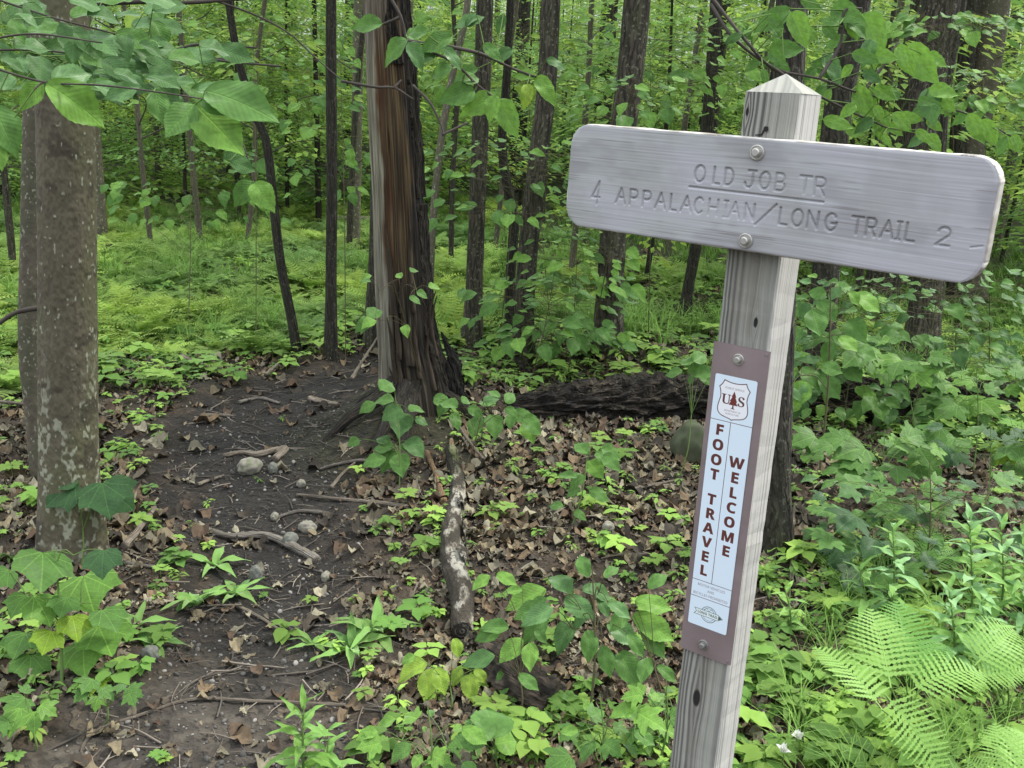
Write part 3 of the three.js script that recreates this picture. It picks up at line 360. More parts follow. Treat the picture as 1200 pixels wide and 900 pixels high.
// ---------------------------------------------------------------- the trees that stand out
// a trunk through photograph pixels: it stays in the upright plane through its base that faces the camera
function trunkLine(base, px) { const n = V(base.x, 0, base.z).normalize(); return px.map(([x, y]) => { const r = ray(x, y), t = n.dot(base.clone().sub(camera.position)) / n.dot(r); return r.multiplyScalar(t).add(camera.position); }); }
function tree(name, label, base, line, widths, mat, o = {}) {
  const b = G(...base), pts = [b.clone().add(V(0, -0.08, 0)), ...trunkLine(b, line)], d = depthOf(b), rad = widths.map((w) => w * (o.slim ?? 0.93) / 2 / F * d);
  const a = pts[pts.length - 2], z = pts[pts.length - 1], dir = z.clone().sub(a).normalize(); dir.lerp(V(0, 1, 0), 0.35).normalize(); const H = o.height ?? 9;
  if (H > 0) { for (const k of [0.35, 0.7, 1]) { pts.push(z.clone().addScaledVector(dir, (H - z.y) * k)); rad.push(rad[widths.length - 1] * (1 - 0.65 * k)); } }
  const r = RNG(o.seed ?? 5), t = thing(name, label, 'tree', o.group, b), local = pts.map((p) => p.clone().sub(b));
  part('trunk', tube(local, rad, { seg: o.seg ?? 18, rows: o.rows ?? 70, rough: o.rough ?? 0.035, lobes: o.lobes ?? 0.25, seed: o.seed ?? 1, f: 4, uTile: o.uTile ?? 0.35, vTile: o.vTile ?? 0.6, color: o.color }), mat, t);
  if (o.crown !== 0 && H > 0) {
    const top = local[local.length - 1], limbs = []; for (let i = 0; i < 6; i++) { const s = local[local.length - 2].clone().lerp(top, i / 6), an = r() * PI2, L = 1 + r(); limbs.push(tube([s, s.clone().add(V(Math.cos(an) * L * 0.5, L * 0.35, Math.sin(an) * L * 0.5)), s.clone().add(V(Math.cos(an) * L, L * 0.8, Math.sin(an) * L))], [0.025, 0.015, 0.006], { seg: 6, rows: 6, cap: false })); }
    for (const g of limbs) part('limb', g, mat, t);
    const c = instances('crown', SPRAYS[(o.seed ?? 0) % 3], sprayMat, crownList(r, o.crown ?? 26, top.y - 2.8, top.y + 1.6, 2.2, 1.1), t, 'stuff'); c.position.set(top.x, 0, top.z);
  }
  return t;
}
// smooth grey bark with pale lichen, drawn for the one trunk close on the path's near side
const lichenBark = (() => { const a = fbmT(840, 9, 40, 4), b = fbmT(850, 60, 300, 2), l = fbmT(860, 46, 250, 2), big = fbmT(870, 14, 70, 3), g = fbmT(880, 4, 12, 4); const h = (u, v) => clamp(0.5 + 0.4 * (a(u, v) - 0.5) + 0.6 * (b(u, v) - 0.5), 0, 1);
  const li = (u, v) => { const low = 1 - ss(0.06, 0.3, v); return clamp(ss(0.77 - 0.05 * low, 0.83 - 0.05 * low, l(u, v) + 0.3 * (g(u, v) - 0.5)) + ss(0.2, 0.9, low) * ss(0.52, 0.6, big(u, v)) * ss(0.42, 0.56, l(u, v)), 0, 1); };
  return { map: tex(512, 1024, (u, v) => { const k = h(u, v), e = li(u, v); let c = mix3([0.3, 0.28, 0.24], [0.5, 0.47, 0.41], k); c = mix3(c, [0.4, 0.4, 0.3], 0.6 * ss(0.45, 0.65, g(u, v))); c = mix3(c, [0.22, 0.2, 0.17], 0.5 * ss(0.62, 0.72, a(u, (v * 2) % 1))); return mix3(c, [0.7, 0.72, 0.67], 0.8 * e); }), bump: tex(512, 1024, (u, v) => clamp(h(u, v) + 0.3 * li(u, v), 0, 1), false) }; })();
tree('lichen_tree', 'smooth grey trunk with pale lichen patches beside the path, broad leaves before its top', [82, 648], [[81, 560], [80, 440], [79, 300], [77, 150], [73, 20], [69, -120]], [84, 72, 69, 66, 64, 63, 60], std(lin(0.68, 0.67, 0.6), lichenBark, { bumpScale: 0.006 }), { seg: 40, rows: 120, rough: 0.012, lobes: 0.16, uTile: 9, vTile: 4, seed: 3, slim: 0.9 });
tree('mottled_tree', 'pale mottled trunk close behind the smooth grey lichen tree', [52, 560], [[42, 480], [34, 400], [36, 300], [38, 180], [40, 60], [42, -60]], [30, 26, 25, 24, 23, 22, 20], M.barkGrey, { seed: 4, lobes: 0.1 });
tree('crooked_sapling', 'thin crooked dark sapling leaning over the fern clearing', [351, 417], [[344, 385], [329, 310], [319, 225], [312, 165], [300, 135], [283, 85], [268, 5], [262, -60]], [13, 12, 11, 11, 10, 10, 9, 8, 7], M.barkDark, { seed: 6, crown: 24, seg: 10, lobes: 0.1 });
tree('slim_tree', 'slim straight dark trunk speckled with lichen between crooked sapling and dead snag', [388, 420], [[388, 330], [389, 200], [388, 80], [388, -40]], [17, 14, 13, 13, 12], M.barkDark, { seed: 7, crown: 24, seg: 12 });
tree('peeling_sapling', 'thin pale peeling sapling bending just behind the dead snag', [503, 405], [[504, 340], [508, 250], [519, 150], [533, 75], [545, 25], [552, -40]], [10, 9, 9, 9, 8, 8, 7], M.barkPale, { seed: 8, crown: 18, seg: 10, lobes: 0 });
tree('brown_tree', 'brown trunk with a flared foot, first standing tree behind the dead snag', [553, 407], [[556, 330], [559, 250], [563, 150], [567, 50], [569, -50]], [27, 21, 20, 20, 20, 19], M.bark, { seed: 9 });
tree('dark_tree', 'kinked blackish thin trunk close behind the brown tree', [599, 395], [[598, 330], [602, 255], [592, 205], [588, 170], [594, 90], [600, -40]], [14, 13, 13, 12, 11, 10, 9], M.barkDark, { seed: 10, crown: 18, seg: 10 });
tree('leaning_tree', 'brown trunk leaning a little in front of the kinked blackish one', [613, 428], [[614, 370], [621, 270], [630, 190], [639, 120], [644, 40], [648, -50]], [33, 25, 24, 23, 23, 22, 21], M.bark, { seed: 11 });
tree('mossy_tree', 'thick dark trunk with greenish bark, partly covered by the name board', [712, 414], [[714, 350], [719, 270], [727, 180], [738, 90], [746, 10], [751, -60]], [42, 33, 32, 31, 31, 31, 30], M.bark, { seed: 12 });
tree('shaded_tree', 'thin dark trunk under the name board close to the signpost', [802, 378], [[806, 340], [815, 290], [826, 180], [836, 60], [842, -40]], [18, 14, 14, 15, 15, 14], M.barkDark, { seed: 13, seg: 12, crown: 18 });
tree('post_tree', 'dark furrowed trunk directly behind the signpost and its marker plate', [905, 648], [[905, 595], [908, 490], [914, 330], [922, 130], [927, 30], [931, -60]], [56, 46, 42, 38, 36, 35, 34], M.barkDark, { seed: 14, seg: 24, rows: 110, slim: 0.9 });
tree('board_tree', 'dark lichened trunk rising behind the board and the leafy branch, close beside the post top', [958, 455], [[962, 400], [968, 320], [981, 130], [1000, 30], [1012, -60]], [42, 34, 33, 33, 32, 31], M.barkDark, { seed: 21, seg: 16, crown: 18 });
tree('forked_tree', 'thick dark trunk behind the name board with a thinner stem forking off it', [1078, 425], [[1082, 380], [1088, 320], [1078, 160], [1092, 70], [1106, -10], [1116, -70]], [48, 40, 40, 44, 44, 44, 42], M.bark, { seed: 15 });
tree('twin_stem_tree', 'narrow dark stem growing close against the thick forked trunk', [1090, 425], [[1096, 330], [1100, 180], [1108, 90], [1122, 20], [1132, -60]], [18, 17, 17, 17, 16, 15], M.barkDark, { seed: 16, seg: 12, crown: 18 });
tree('corner_tree', 'grey barked trunk seen above and below the rounded far end of the name board', [1138, 358], [[1138, 335], [1134, 180], [1147, 120], [1160, 40], [1172, -50]], [40, 34, 38, 38, 36, 34], M.barkGrey, { seed: 17 });
tree('corner_twin_tree', 'dark narrow trunk touching the grey barked trunk by the board end', [1120, 360], [[1122, 300], [1122, 180], [1128, 110], [1135, 40], [1140, -50]], [22, 20, 20, 20, 20, 19], M.barkDark, { seed: 18, seg: 12, crown: 18 });
tree('pale_pole_tree', 'thin whitish bare stem above the name board end of the leafy branch', [1020, 330], [[1026, 240], [1034, 150], [1046, 70], [1060, -20]], [9, 9, 9, 9, 8], M.barkPale, { seed: 19, seg: 10, lobes: 0, crown: 14 });
tree('small_stump_tree', 'thin brown trunk half hidden at the far side of the dead snag', [434, 408], [[434, 370], [437, 310], [440, 200], [444, 60], [446, -40]], [19, 14, 11, 11, 10, 9], M.bark, { seed: 20, seg: 10, crown: 14 });

// ---- the dead snag
{
  const b = G(487, 472), d = depthOf(b), s = 1 / F * d, L = trunkLine(b, [[482, 440], [476, 400], [471, 330], [466, 230], [460, 120], [453, 10], [448, -90]]).map((p) => p.clone().sub(b));
  const t = thing('dead_snag', 'broad dead tree trunk of stripped pale wood, orange rot and black bark', 'dead tree', undefined, b);
  const view = Math.atan2(-b.z, -b.x); // direction to the camera
  const facing = (p) => { const a = Math.atan2(p.z, p.x); let k = view - a; while (k > Math.PI) k -= PI2; while (k < -Math.PI) k += PI2; return k; }; // 0 towards the camera, positive to the picture's right
  const pts = [V(0, -0.15, 0), ...L, L[6].clone().add(V(-0.03, 0.5, 0)), L[6].clone().add(V(-0.05, 1.1, 0.02))], rad = [50, 38, 32, 30, 27.5, 26, 23, 22, 21, 18].map((w) => w * s);
  const curve = new THREE.CatmullRomCurve3(pts, false, 'centripetal'), radius = radAt(pts, rad);
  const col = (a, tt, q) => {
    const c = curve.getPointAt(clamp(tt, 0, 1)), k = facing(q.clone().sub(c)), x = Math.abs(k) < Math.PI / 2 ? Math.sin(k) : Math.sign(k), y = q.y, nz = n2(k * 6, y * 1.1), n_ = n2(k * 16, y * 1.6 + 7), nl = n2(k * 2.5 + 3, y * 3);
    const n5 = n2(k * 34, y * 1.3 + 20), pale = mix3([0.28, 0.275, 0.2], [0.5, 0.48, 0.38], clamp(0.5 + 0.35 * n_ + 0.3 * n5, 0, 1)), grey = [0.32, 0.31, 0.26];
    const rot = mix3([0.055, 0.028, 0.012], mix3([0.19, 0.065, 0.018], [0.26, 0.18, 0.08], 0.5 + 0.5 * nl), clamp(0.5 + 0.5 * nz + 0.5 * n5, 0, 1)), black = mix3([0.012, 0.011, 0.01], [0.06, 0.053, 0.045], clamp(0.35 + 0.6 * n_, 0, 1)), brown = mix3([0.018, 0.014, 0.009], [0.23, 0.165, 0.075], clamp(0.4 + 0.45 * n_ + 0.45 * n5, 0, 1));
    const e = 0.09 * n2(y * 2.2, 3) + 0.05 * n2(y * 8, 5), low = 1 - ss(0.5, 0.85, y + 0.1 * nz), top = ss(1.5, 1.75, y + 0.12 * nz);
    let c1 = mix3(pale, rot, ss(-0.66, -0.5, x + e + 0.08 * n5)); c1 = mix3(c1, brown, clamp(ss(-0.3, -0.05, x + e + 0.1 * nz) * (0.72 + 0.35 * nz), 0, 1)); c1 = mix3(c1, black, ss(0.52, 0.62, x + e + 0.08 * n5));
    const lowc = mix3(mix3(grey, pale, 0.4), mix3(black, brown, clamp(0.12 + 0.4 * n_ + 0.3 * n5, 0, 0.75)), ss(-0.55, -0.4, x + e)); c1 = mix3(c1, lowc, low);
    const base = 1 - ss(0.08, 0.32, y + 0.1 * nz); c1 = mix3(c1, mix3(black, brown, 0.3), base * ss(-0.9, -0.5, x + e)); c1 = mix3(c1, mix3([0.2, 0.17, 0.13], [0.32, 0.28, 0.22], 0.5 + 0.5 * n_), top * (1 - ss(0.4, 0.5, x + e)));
    return c1;
  };
  const flute = (a, tt, LL) => { const y = tt * LL; const base = 1 - ss(0, 0.5, y); const cr = 1 - Math.abs(n3(Math.cos(a) * 7, Math.sin(a) * 7, y * 0.7 + 9)) * 6; return 0.05 * n3(Math.cos(a) * 5, Math.sin(a) * 5, y * 1.2) + 0.03 * n3(Math.cos(a) * 14, Math.sin(a) * 14, y * 1.6) + 0.012 * n3(Math.cos(a) * 40, Math.sin(a) * 40, y * 3) - 0.07 * Math.max(0, cr) + base * 0.12 * (0.5 + 0.5 * Math.sin(a * 6 + 1)) * n3(Math.cos(a) * 2, Math.sin(a) * 2, 4) + base * 0.1 * n3(Math.cos(a) * 9, Math.sin(a) * 9, y * 3); };
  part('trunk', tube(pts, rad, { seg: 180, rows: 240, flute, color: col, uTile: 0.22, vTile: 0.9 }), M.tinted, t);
  const i_splint = std(lin(0.12, 0.09, 0.06), woodGrain);
  // plates of black bark still hanging on
  const barkM = std(lin(0.2, 0.17, 0.14), barkRough, { bumpScale: 0.025, roughness: 0.95 });
  const plate = (y0, y1, k0, k1, lift, seed) => { const NY = 34, NX = 14, pos = [], uv = [], idx = []; for (const lay of [0, 1]) for (let j = 0; j <= NY; j++) for (let i = 0; i <= NX; i++) { const y = lerp(y0, y1, j / NY), tt = clamp((y + 0.15) / (pts[9].y + 0.15), 0, 1), c = curve.getPointAt(tt), ee = 0.14 * n2(y * 5 + seed, i > NX / 2 ? 7 : 2) * Math.abs(i / NX * 2 - 1), k = lerp(k0 + ee, k1 + ee, i / NX), a = view - k, r0 = radius(tt), r = r0 * 1.02 + lift * (0.5 + 0.8 * n2(k * 3 + seed, y * 2.5)) - lay * 0.03 + (lay ? 0 : 0.012 * n2(k * 14, y * 6)); pos.push(c.x + Math.cos(a) * r, y, c.z + Math.sin(a) * r); uv.push(k, y); } const n = NX + 1, off = n * (NY + 1); for (let j = 0; j < NY; j++) for (let i = 0; i < NX; i++) { const a = j * n + i; idx.push(a, a + n, a + 1, a + 1, a + n, a + n + 1, off + a, off + a + 1, off + a + n, off + a + 1, off + a + n + 1, off + a + n); } for (let j = 0; j < NY; j++) for (const i of [0, NX]) { const a = j * n + i; idx.push(a, a + off, a + n, a + n, a + off, a + n + off); } for (let i = 0; i < NX; i++) for (const j of [0, NY]) { const a = j * n + i; idx.push(a, a + 1, a + off, a + 1, a + 1 + off, a + off); } const g = new THREE.BufferGeometry(); g.setAttribute('position', new THREE.Float32BufferAttribute(pos, 3)); g.setAttribute('uv', new THREE.Float32BufferAttribute(uv, 2)); g.setIndex(idx); const q = g.toNonIndexed(); q.computeVertexNormals(); return q; };
  part('bark_plate', plate(0.95, 3.0, 0.85, 1.75, 0.01, 1), barkM, t); part('bark_plate', plate(0.1, 0.92, 0.85, 1.7, 0.016, 5), barkM, t); part('bark_plate', plate(1.5, 1.9, 0.0, 0.55, 0.01, 9), barkM, t);
  { const q = RNG(66), sl = []; for (let i = 0; i < 16; i++) { const k = -0.75 + 1.9 * q(), y0 = 0.02 + 0.5 * q(), hh = 0.12 + 0.3 * q(), P0 = (y, e) => { const tt = clamp((y + 0.15) / (pts[9].y + 0.15), 0, 1), c = curve.getPointAt(tt), rr = radius(tt) * 1.03 + e; return V(c.x + Math.cos(view - k) * rr, y, c.z + Math.sin(view - k) * rr); }; sl.push(tube([P0(y0, 0.004), P0(y0 + hh * 0.6, 0.008), P0(y0 + hh, 0.02 + 0.03 * q())], [0.012, 0.01, 0.002], { seg: 5, rows: 8, rough: 0.3, f: 20, seed: i })); } for (const g of sl) part('splinter', g, i_splint, t); }
  // jagged charred shell at the foot, on the picture's right
  const q = G(519, 474).sub(b), shell = []; for (let i = 0; i < 9; i++) { const an = i * 0.62, r = 0.045 + 0.03 * n2(i, 2), p = q.clone().add(V(Math.cos(an) * r, -0.1, Math.sin(an) * r * 0.8)), h = 0.26 + 0.16 * n2(i * 1.7, 8) + (i % 3 === 0 ? 0.16 : 0); shell.push(tube([p, p.clone().add(V(0.012 * n2(i, 5) - 0.01, h * 0.6, 0)), p.clone().add(V(-0.05 + 0.03 * n2(i, 9), h, -0.01))], [0.045, 0.03, 0.004], { seg: 12, rows: 24, rough: 0.45, f: 14, seed: i })); }
  part('charred_shell', merge(shell), std(lin(0.075, 0.065, 0.055), barkRough, { bumpScale: 0.03 }), t);
  const roots = []; for (const [px, py, w, bx, by] of [[402, 492, 0.028, 455, 470], [372, 522, 0.026, 445, 484], [470, 530, 0.035, 480, 486], [565, 500, 0.035, 515, 480], [430, 545, 0.024, 468, 492]]) { const e = G(px, py).sub(b), s0 = G(bx, by).sub(b), m = s0.clone().lerp(e, 0.5); m.y += 0.05; roots.push(tube([V(s0.x * 0.6, 0.12, s0.z * 0.6), s0.add(V(0, 0.07, 0)), m, e.add(V(0, -0.03, 0))], [w * 1.7, w * 1.3, w, 0.012], { seg: 12, rows: 26, rough: 0.16, f: 7, seed: px })); }
  const rm = std(lin(0.15, 0.13, 0.1), barkRough, { bumpScale: 0.02 }); for (const g of roots) part('root', g, rm, t);
}

// ---------------------------------------------------------------- logs
{
  const log = (name, label, ax, bx, rad, mat, o = {}) => { const a = G(...ax), b = G(...bx), t = thing(name, label, 'log', undefined, a), e = b.clone().sub(a); const mid = e.clone().multiplyScalar(0.5); const m = G(...(o.mid ?? [(ax[0] + bx[0]) / 2, (ax[1] + bx[1]) / 2])).sub(a); mid.copy(m); const up = (r) => V(0, r * (o.lift ?? 0.75), 0), mids = o.mids ? o.mids.map((q) => G(...q).sub(a)) : [mid]; part('trunk', tube([V(0, 0, 0).add(up(rad[0])), ...mids.map((q) => q.add(up(rad[1]))), e.add(up(rad[rad.length - 1]))], rad, { seg: o.seg ?? 36, rows: o.rows ?? 90, rough: o.rough ?? 0.1, f: o.f ?? 6, seed: o.seed ?? 2, uTile: o.uTile ?? 0.3, vTile: o.vTile ?? 0.5, color: o.color }), mat, t); return t; };
  const logBark = std(lin(0.75, 0.75, 0.75), barkRough, { vertexColors: true, bumpScale: 0.03, roughness: 1 });
  const mossy = (a, t, q) => { const up = Math.max(0, n3(q.x * 3, q.y * 3, q.z * 3)), k = n3(q.x * 9, q.y * 9, q.z * 9); const w = ss(0.25, 0.6, n3(q.x * 4 + 7, q.y * 5, q.z * 4)); return mix3(mix3(mix3([0.06, 0.05, 0.042], [0.24, 0.2, 0.16], clamp(0.4 + 0.6 * k, 0, 1)), [0.42, 0.37, 0.3], w * 0.7), [0.14, 0.2, 0.05], clamp(up * 0.9, 0, 0.7));  };
  const big = log('fallen_log', 'large dark decaying log lying across behind the signpost, moss and litter on top', [596, 488], [1260, 484], [0.05, 0.105, 0.125, 0.132, 0.13, 0.12, 0.115, 0.11, 0.1, 0.1, 0.095, 0.09, 0.09], logBark, { mid: [850, 488], color: mossy, seg: 72, rows: 220, rough: 0.26, f: 7, seed: 8 });
  const birch = (() => { const a = fbmT(900, 5, 4, 5), b = fbmT(920, 10, 70, 3), k = (u, v) => ss(0.44, 0.6, a(u, v)); return { map: tex(512, 512, (u, v) => { const p = k(u, v), l = ss(0.66, 0.74, b(u, v)); return mix3(mix3([0.15, 0.13, 0.11], [0.3, 0.27, 0.22], b(u, v)), mix3([0.66, 0.65, 0.61], [0.32, 0.3, 0.27], l), p); }), bump: tex(512, 512, (u, v) => clamp(0.25 + 0.55 * k(u, v) + 0.25 * (b(u, v) - 0.5), 0, 1), false) }; })();
  const bm = std(lin(0.75, 0.73, 0.7), birch, { bumpScale: 0.014, vertexColors: true }), tint = (a, t, q) => { const m = Math.max(0, n3(q.x * 4, q.y * 4, q.z * 4 + 5)); const hi = 1 - ss(0.05, 0.4, t); return mix3([1, 1, 1], [0.3, 0.36, 0.14], clamp(hi * 0.7 + m * 0.3, 0, 1)); };
  const bl = log('birch_log', 'fallen birch log with flaking white bark pointing from the snag towards the camera', [528, 535], [541, 752], [0.026, 0.03, 0.031, 0.036, 0.04, 0.038, 0.03], bm, { mids: [[536, 580], [529, 625], [531, 670], [541, 710]], color: tint, seg: 40, rows: 120, rough: 0.1, f: 7, seed: 4, lift: 0.9 });
  const peel = []; for (const [t, a] of [[0.48, 0.6], [0.55, 1.6], [0.62, 1.1], [0.7, 2.2], [0.4, 1.9]]) { const e = G(541, 752).sub(G(528, 535)), c = e.clone().multiplyScalar(t); c.y += 0.034; c.x -= 0.012; const g = new THREE.CylinderGeometry(0.041, 0.043, 0.1, 10, 5, true, a - 0.55, 1.1), p = g.attributes.position; for (let i = 0; i < p.count; i++) { const k = 1 + 0.14 * n3(p.getX(i) * 40, p.getY(i) * 40, a) + 0.08; p.setX(i, p.getX(i) * k); p.setZ(i, p.getZ(i) * k); p.setY(i, p.getY(i) * (1 + 0.25 * n2(i, a))); } g.computeVertexNormals(); g.rotateX(Math.PI / 2); g.rotateY(Math.atan2(e.x, e.z)); g.translate(c.x, c.y, c.z); peel.push(g); }
  const fm = std(lin(0.62, 0.61, 0.58), birch, { side: THREE.DoubleSide, bumpScale: 0.01 }); for (const g of peel) part('bark_flake', g, fm, bl);
  const rot = (a, t, q) => mix3([0.02, 0.016, 0.012], [0.13, 0.1, 0.075], clamp(0.4 + 0.7 * n3(q.x * 20, q.y * 20, q.z * 20), 0, 1));
  log('rotten_log', 'broken black rotten log end half hidden under leafy seedlings', [566, 790], [648, 838], [0.055, 0.06, 0.05], M.tinted, { seg: 44, rows: 60, color: rot, rough: 0.28, f: 16, seed: 13, lift: 0.6 });
}

// ---------------------------------------------------------------- rocks
{
  const mats = [[0.22, 0.205, 0.17], [0.15, 0.15, 0.135], [0.075, 0.085, 0.05]].map((c) => std(lin(...c), null, { vertexColors: true }));
  const rock = (label, px, py, w, h, m, seed, name = 'rock') => { const p = G(px, py), s = depthOf(p) / F, g = mergeVertices(new THREE.IcosahedronGeometry(1, 7).deleteAttribute('normal')), q = g.attributes.position; for (let i = 0; i < q.count; i++) { const x = q.getX(i), y = q.getY(i), z = q.getZ(i), k = 1 + 0.13 * n3(x * 1.0 + seed, y * 1.2, z * 1.2) + 0.012 * n3(x * 3 + seed, y * 3, z * 3) + 0.002 * n3(x * 11, y * 11 + seed, z * 11); q.setXYZ(i, x * k * w / 2 * s, y * k * h / 2 * s * 1.15, z * k * w / 2 * s * 0.8); } g.computeVertexNormals(); const u = []; for (let i = 0; i < q.count; i++) { const x = q.getX(i) / s / w * 4, y = q.getY(i) / s / w * 4, z = q.getZ(i) / s / w * 4, v = 0.9 + 0.2 * n3(x + seed, y, z) + 0.12 * n3(x * 4, y * 4, z * 4 + seed), mo = 0.5 * ss(0.1, 0.6, n3(x * 0.8, y * 0.8 + seed, z)); u.push(v * (1 - 0.5 * mo), v * (1 - 0.25 * mo), v * (1 - 0.7 * mo)); } g.setAttribute('color', new THREE.Float32BufferAttribute(u, 3)); g.rotateY(seed); const o = solo(name, g, mats[m], label, 'rock'); o.position.set(p.x, p.y + h * 0.3 * s, p.z); return o; };
  rock('rounded tan stone in the path behind a pale root', 293, 552, 30, 18, 0, 1); rock('flat grey stone touching the tan stone in the path', 320, 553, 14, 13, 1, 2); rock('smooth whitish stone at the path edge above the thick grey root', 360, 624, 22, 14, 0, 3); rock('grey stone beside the smooth whitish stone near the thick root end', 340, 638, 20, 15, 1, 4);
  rock('small light stone in the path middle below the mossy roots', 322, 611, 12, 10, 0, 5); rock('large mossy green boulder beside the signpost under the big log', 808, 540, 46, 54, 2, 6, 'boulder'); rock('small cream stone on the mossy slope under the snag', 353, 570, 11, 10, 0, 7); rock('white chip of stone beside the path near maple seedlings', 127, 793, 16, 9, 0, 8); rock('grey wedge stone between path and maple seedling', 177, 772, 22, 20, 1, 9); rock('pale stone in brown litter beyond the birch log', 712, 625, 16, 14, 0, 10); rock('grey stone at the edge of the bare trail among straplike leaves', 300, 680, 17, 20, 1, 12); rock('little tan stone left of the grey root end', 382, 680, 14, 12, 0, 14);
  // pebbles, too many to count
  const g = new THREE.IcosahedronGeometry(1, 1), r = RNG(91), l = []; for (let i = 0; i < 2600; i++) { const k = Math.floor(r() * 7), t = r(), a = PATH[k], b = PATH[k + 1], x = lerp(a.x, b.x, t) + (r() - 0.5) * 0.75, z = lerp(a.z, b.z, t) + (r() - 0.5) * 0.5; if (pathD(x, z) > 0.05) continue; const s = 0.0025 + 0.0075 * r() ** 4, v = 0.05 + 0.2 * r() ** 3; l.push([x, gh(x, z) + s * 0.2, z, r() * 6, r() * 6, 0, [s, s * 0.6, s * (0.6 + 0.5 * r())], v, v * 0.95, v * 0.86]); }
  instances('pebbles', g, std(lin(1, 1, 1)), l, scene, 'stuff');
}

// ---------------------------------------------------------------- sticks and roots on the ground
{
  const mats = { grey: M.twigGrey, pale: M.twigPale, dark: std(lin(0.13, 0.11, 0.09), woodGrain), tan: std(lin(0.38, 0.25, 0.13), woodGrain) };
  const stick = (label, px, w, m = 'grey', lift = 0.4, name = 'stick') => { const p = px.map(([x, y]) => G(x, y)), s = depthOf(p[0]) / F * w / 2, r = RNG(Math.round(px[0][0] * 7 + px[0][1])), o = p[0].clone(), pts = p.map((q, i) => q.sub(o).add(V(0, s * lift * 2 + 0.004 * r(), 0))), rad = p.map((_, i) => s * (1.05 - 0.45 * i / (p.length - 1))); const t = solo(name, tube(pts, rad, { seg: 10, rows: 10 * p.length, rough: 0.22, f: 16, seed: w + px[0][0], uTile: 0.1, vTile: 0.3 }), mats[m], label, name); t.position.copy(o); return t; };
  stick('thick grey surface root crossing the trail towards two stones', [[372, 660], [345, 646], [310, 633], [270, 632], [235, 622]], 11, 'grey', 0.3, 'root'); stick('knobbly pale root above the rounded tan stone', [[322, 541], [335, 528], [300, 536], [285, 534], [262, 537]], 8, 'pale', 0.3, 'root');
  stick('straight pale stick lying across the mossy slope below the snag', [[480, 598], [440, 592], [400, 588], [348, 582]], 6, 'pale'); stick('long thin curved stick across the trail near the bottom of the picture', [[405, 832], [300, 826], [225, 823], [160, 843], [115, 862], [96, 880], [101, 896]], 4.5, 'pale');
  stick('bleached stick leaning up from leaf litter near the lichen tree foot', [[146, 650], [160, 635], [182, 604]], 9, 'pale', 1); stick('short dark stick lying level under the bleached one', [[148, 664], [170, 667], [197, 668]], 5, 'grey'); stick('tan stick at the edge of the ferns beyond the trail', [[213, 423], [232, 431], [252, 439]], 5, 'pale', 1);
  stick('thin pale stick pointing away at the far bend of the trail', [[311, 447], [331, 431]], 4, 'pale', 2); stick('pale root piece at the dark trail edge beside tan litter', [[235, 491], [255, 489], [274, 491]], 5, 'pale'); stick('bent pale root across the far dark part of the trail', [[280, 474], [305, 468], [328, 476]], 5, 'grey', 0.3, 'root');
  stick('stubby pale broken branch at the trail edge just before the snag', [[363, 471], [380, 475], [397, 478]], 7, 'pale'); stick('bare stick leaning against the snag foot', [[412, 462], [424, 440], [443, 410]], 4.5, 'pale', 4); stick('small grey stick beside the straplike leaves on the trail', [[276, 712], [300, 724], [328, 742]], 4.5, 'pale');
  stick('orange split piece of wood beside the top of the birch log', [[520, 596], [512, 566], [500, 535]], 9, 'tan', 0.6); stick('slender pale stem standing behind the signpost base', [[926, 692], [927, 640], [930, 598]], 5, 'pale', 2); stick('short forked twig beside the slender pale stem', [[908, 642], [914, 625], [920, 606]], 4, 'pale', 2);
  stick('thin forked twig on the mossy slope under seedling', [[388, 576], [402, 560], [416, 546]], 4, 'pale', 1); stick('curved grey root on the trail below the first seedlings', [[455, 555], [430, 545], [400, 545], [375, 552]], 5, 'grey', 0.3, 'root'); stick('pale splinter lying beside the root at the trail middle', [[232, 572], [245, 566], [262, 560]], 5, 'pale'); stick('short root crossing the trail above whitish stone', [[382, 606], [350, 603], [318, 612]], 5, 'grey', 0.3, 'root');
  stick('thin bare twig in front of the lichen tree', [[0, 492], [40, 497], [80, 525], [118, 553]], 3.5, 'pale', 6); stick('grey stick in brown litter right below the big log', [[735, 580], [770, 572], [800, 566]], 4, 'pale', 1); stick('pale forked stick in the shade under maple leaves', [[1022, 640], [1030, 615], [1046, 600]], 4, 'pale', 2); stick('twig tangle piece hanging off the snag roots', [[566, 545], [545, 520], [530, 490]], 3.5, 'pale', 2);
  stick('pale fallen pole lying far back behind the slim speckled trunk', [[440, 272], [418, 271], [396, 270]], 7, 'pale', 2); stick('dark rotten snag piece standing far back behind the slim speckled trunk', [[404, 268], [403, 262]], 12, 'dark', 4);
  const r = RNG(501), geo = merge([tube([V(-0.5, 0, 0), V(0.1, 0.02, 0.05), V(0.5, 0.01, 0)], [0.022, 0.018, 0.008], { seg: 5, rows: 5 }), tube([V(0.05, 0.01, 0.03), V(0.25, 0.05, 0.25)], [0.012, 0.005], { seg: 4, rows: 3 })]), l = [];
  for (let i = 0; i < 2300; i++) { const d = 1.9 + 6 * Math.pow(r(), 1.3), a = (r() - 0.5) * 1.15, on = r() < 0.2, pk = Math.floor(2 + r() * 7), pt = r(), x = on ? lerp(PATH[pk].x, PATH[pk + 1].x, pt) + (r() - 0.5) * 0.9 : Math.sin(a) * d, z = on ? lerp(PATH[pk].z, PATH[pk + 1].z, pt) + (r() - 0.5) * 0.4 : -Math.cos(a) * d, s = 0.03 + 0.17 * r() * r(), v = 0.05 + 0.22 * r() ** 3; l.push([x, gh(x, z) + 0.006, z, 0.12 * (r() - 0.5), r() * PI2, 0.12 * (r() - 0.5), s, v, v * 0.85, v * 0.68]); }
  instances('twig_litter', geo, std(lin(1, 1, 1)), l, scene, 'stuff');
}

